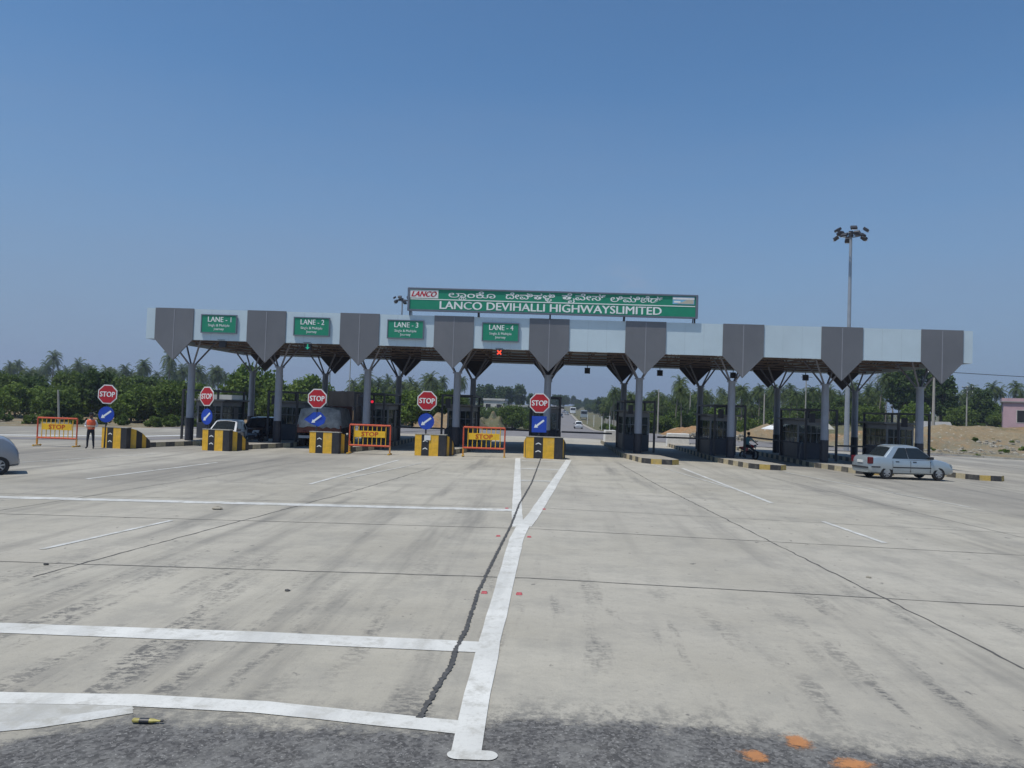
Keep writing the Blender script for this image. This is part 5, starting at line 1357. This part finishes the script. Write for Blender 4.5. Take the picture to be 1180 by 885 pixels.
for px, y, s, k, l in ((826, 118, .85, 'low', 'bright green spreading tree above the seventh island'), (1046, 128, .8, 'low', 'bright green bush behind the silver sedan, right of the pylon'), (1030, 122, .6, 'bush', 'bright low bush left of the tall concrete pole')):
    plant(TRE[k], px_x(px, y), y, s, l, 'bright green trees behind the right lanes', rg)
for i in range(46):
    x, y = rg.uniform(38, 76), rg.uniform(76, 108)
    plant(TRE['bush' if i % 2 else 'bush2'], x, y, rg.uniform(.12, .32), 'small weed clump on the stony ground right of the canopy', 'weeds on the stony ground', rg)

# ------------------------------------------------------------------ world, sun, camera
EL, AZ = 68., -128.            # sun elevation; azimuth from +Y toward +X
sd = Vector((math.sin(R(AZ)) * math.cos(R(EL)), math.cos(R(AZ)) * math.cos(R(EL)), math.sin(R(EL))))
w = bpy.data.worlds.new('World'); SC.world = w; w.use_nodes = True; nt = w.node_tree
bg = nt.nodes['Background']; sky = nt.nodes.new('ShaderNodeTexSky'); sky.sky_type = 'NISHITA'; sky.sun_disc = False
sky.sun_elevation = R(EL); sky.sun_rotation = R(AZ); sky.air_density = 1.1; sky.dust_density = 1.0; sky.ozone_density = 3.0; sky.altitude = 700
gm = node(nt, 'ShaderNodeTexCoord'); tint = mixc(nt, 1., sky.outputs[0], (.60, .885, 1.03), 'MULTIPLY')
cd = Vector((.095, 1., .163)).normalized()           # one thin small cloud low over the plaza
sv = node(nt, 'ShaderNodeVectorMath', operation='SUBTRACT'); nt.links.new(gm.outputs['Generated'], sv.inputs[0]); sv.inputs[1].default_value = cd
ms = node(nt, 'ShaderNodeVectorMath', operation='MULTIPLY'); nt.links.new(sv.outputs[0], ms.inputs[0]); ms.inputs[1].default_value = (1., 1., 2.6)
ln = node(nt, 'ShaderNodeVectorMath', operation='LENGTH'); nt.links.new(ms.outputs[0], ln.inputs[0])
cn = noise(nt, gm.outputs['Generated'], 26, 5, .6, (1, 1, 2.2))
cf = mth(nt, 'MULTIPLY', ramp(nt, ln.outputs['Value'], .075, .0, True), ramp(nt, cn, .42, .7, True))
tint = mixc(nt, mth(nt, 'MULTIPLY', cf, .35), tint, (4.6, 4.8, 5.6))
szz = node(nt, 'ShaderNodeSeparateXYZ'); nt.links.new(gm.outputs['Generated'], szz.inputs[0])
hz_ = mth(nt, 'ADD', szz.outputs[2], mth(nt, 'MULTIPLY', mth(nt, 'SUBTRACT', noise(nt, gm.outputs['Generated'], 2.2, 5, .6, (1, 1, 5)), .5), .16))
tint = mixc(nt, mth(nt, 'MULTIPLY', ramp(nt, hz_, .42, .02, True), .78), tint, (2.05, 2.72, 3.95))
nt.links.new(tint, bg.inputs[0]); bg.inputs[1].default_value = .102
L = bpy.data.lights.new('Sun', 'SUN'); L.energy = 3.7; L.angle = R(.5); L.color = (1., .965, .90)
lo = bpy.data.objects.new('Sun', L); COL.objects.link(lo); lo.rotation_euler = sd.to_track_quat('Z', 'Y').to_euler(); lo.location = (0, 0, 60)
HAZE = 0.0004
if HAZE:
    mb = MB(); mb.box((0, 1500, 55), (3600, 3400, 124)); hz = mb.build('haze', M['white'])
    hm = bpy.data.materials.new('haze_air'); hm.use_nodes = True; hn = hm.node_tree
    for n_ in list(hn.nodes):
        if n_.type == 'BSDF_PRINCIPLED': hn.nodes.remove(n_)
    pv = hn.nodes.new('ShaderNodeVolumePrincipled'); pv.inputs['Color'].default_value = (.72, .80, 1., 1); pv.inputs['Density'].default_value = HAZE; pv.inputs['Anisotropy'].default_value = .3
    hn.links.new(pv.outputs[0], hn.nodes['Material Output'].inputs['Volume'])
    hz.data.materials.clear(); hz.data.materials.append(hm); hz['kind'] = 'stuff'; hz['label'] = 'pale dusty haze in the air'
cam = bpy.data.cameras.new('Camera'); co = bpy.data.objects.new('Camera', cam); COL.objects.link(co)
yaw, pitch, roll, h = .049, .0284, .0339, 2.676
fwd = Vector((-math.sin(yaw) * math.cos(pitch), math.cos(yaw) * math.cos(pitch), math.sin(pitch))); rt = Vector((math.cos(yaw), math.sin(yaw), 0)); up = rt.cross(fwd)
r_ = rt * math.cos(roll) + up * math.sin(roll); u_ = -rt * math.sin(roll) + up * math.cos(roll)
co.matrix_world = Matrix(((r_.x, u_.x, -fwd.x, 0), (r_.y, u_.y, -fwd.y, 0), (r_.z, u_.z, -fwd.z, h), (0, 0, 0, 1)))
cam.sensor_width = 36; cam.lens = 920 / 1180 * 36; cam.clip_end = 9000; cam.clip_start = .1
SC.camera = co
SC.view_settings.view_transform = 'Standard'; SC.view_settings.look = 'None'; SC.view_settings.gamma = 1; SC.view_settings.exposure = .10
SC.cycles.use_denoising = True; SC.cycles.max_bounces = 6; SC.cycles.volume_bounces = 0; SC.cycles.transparent_max_bounces = 12
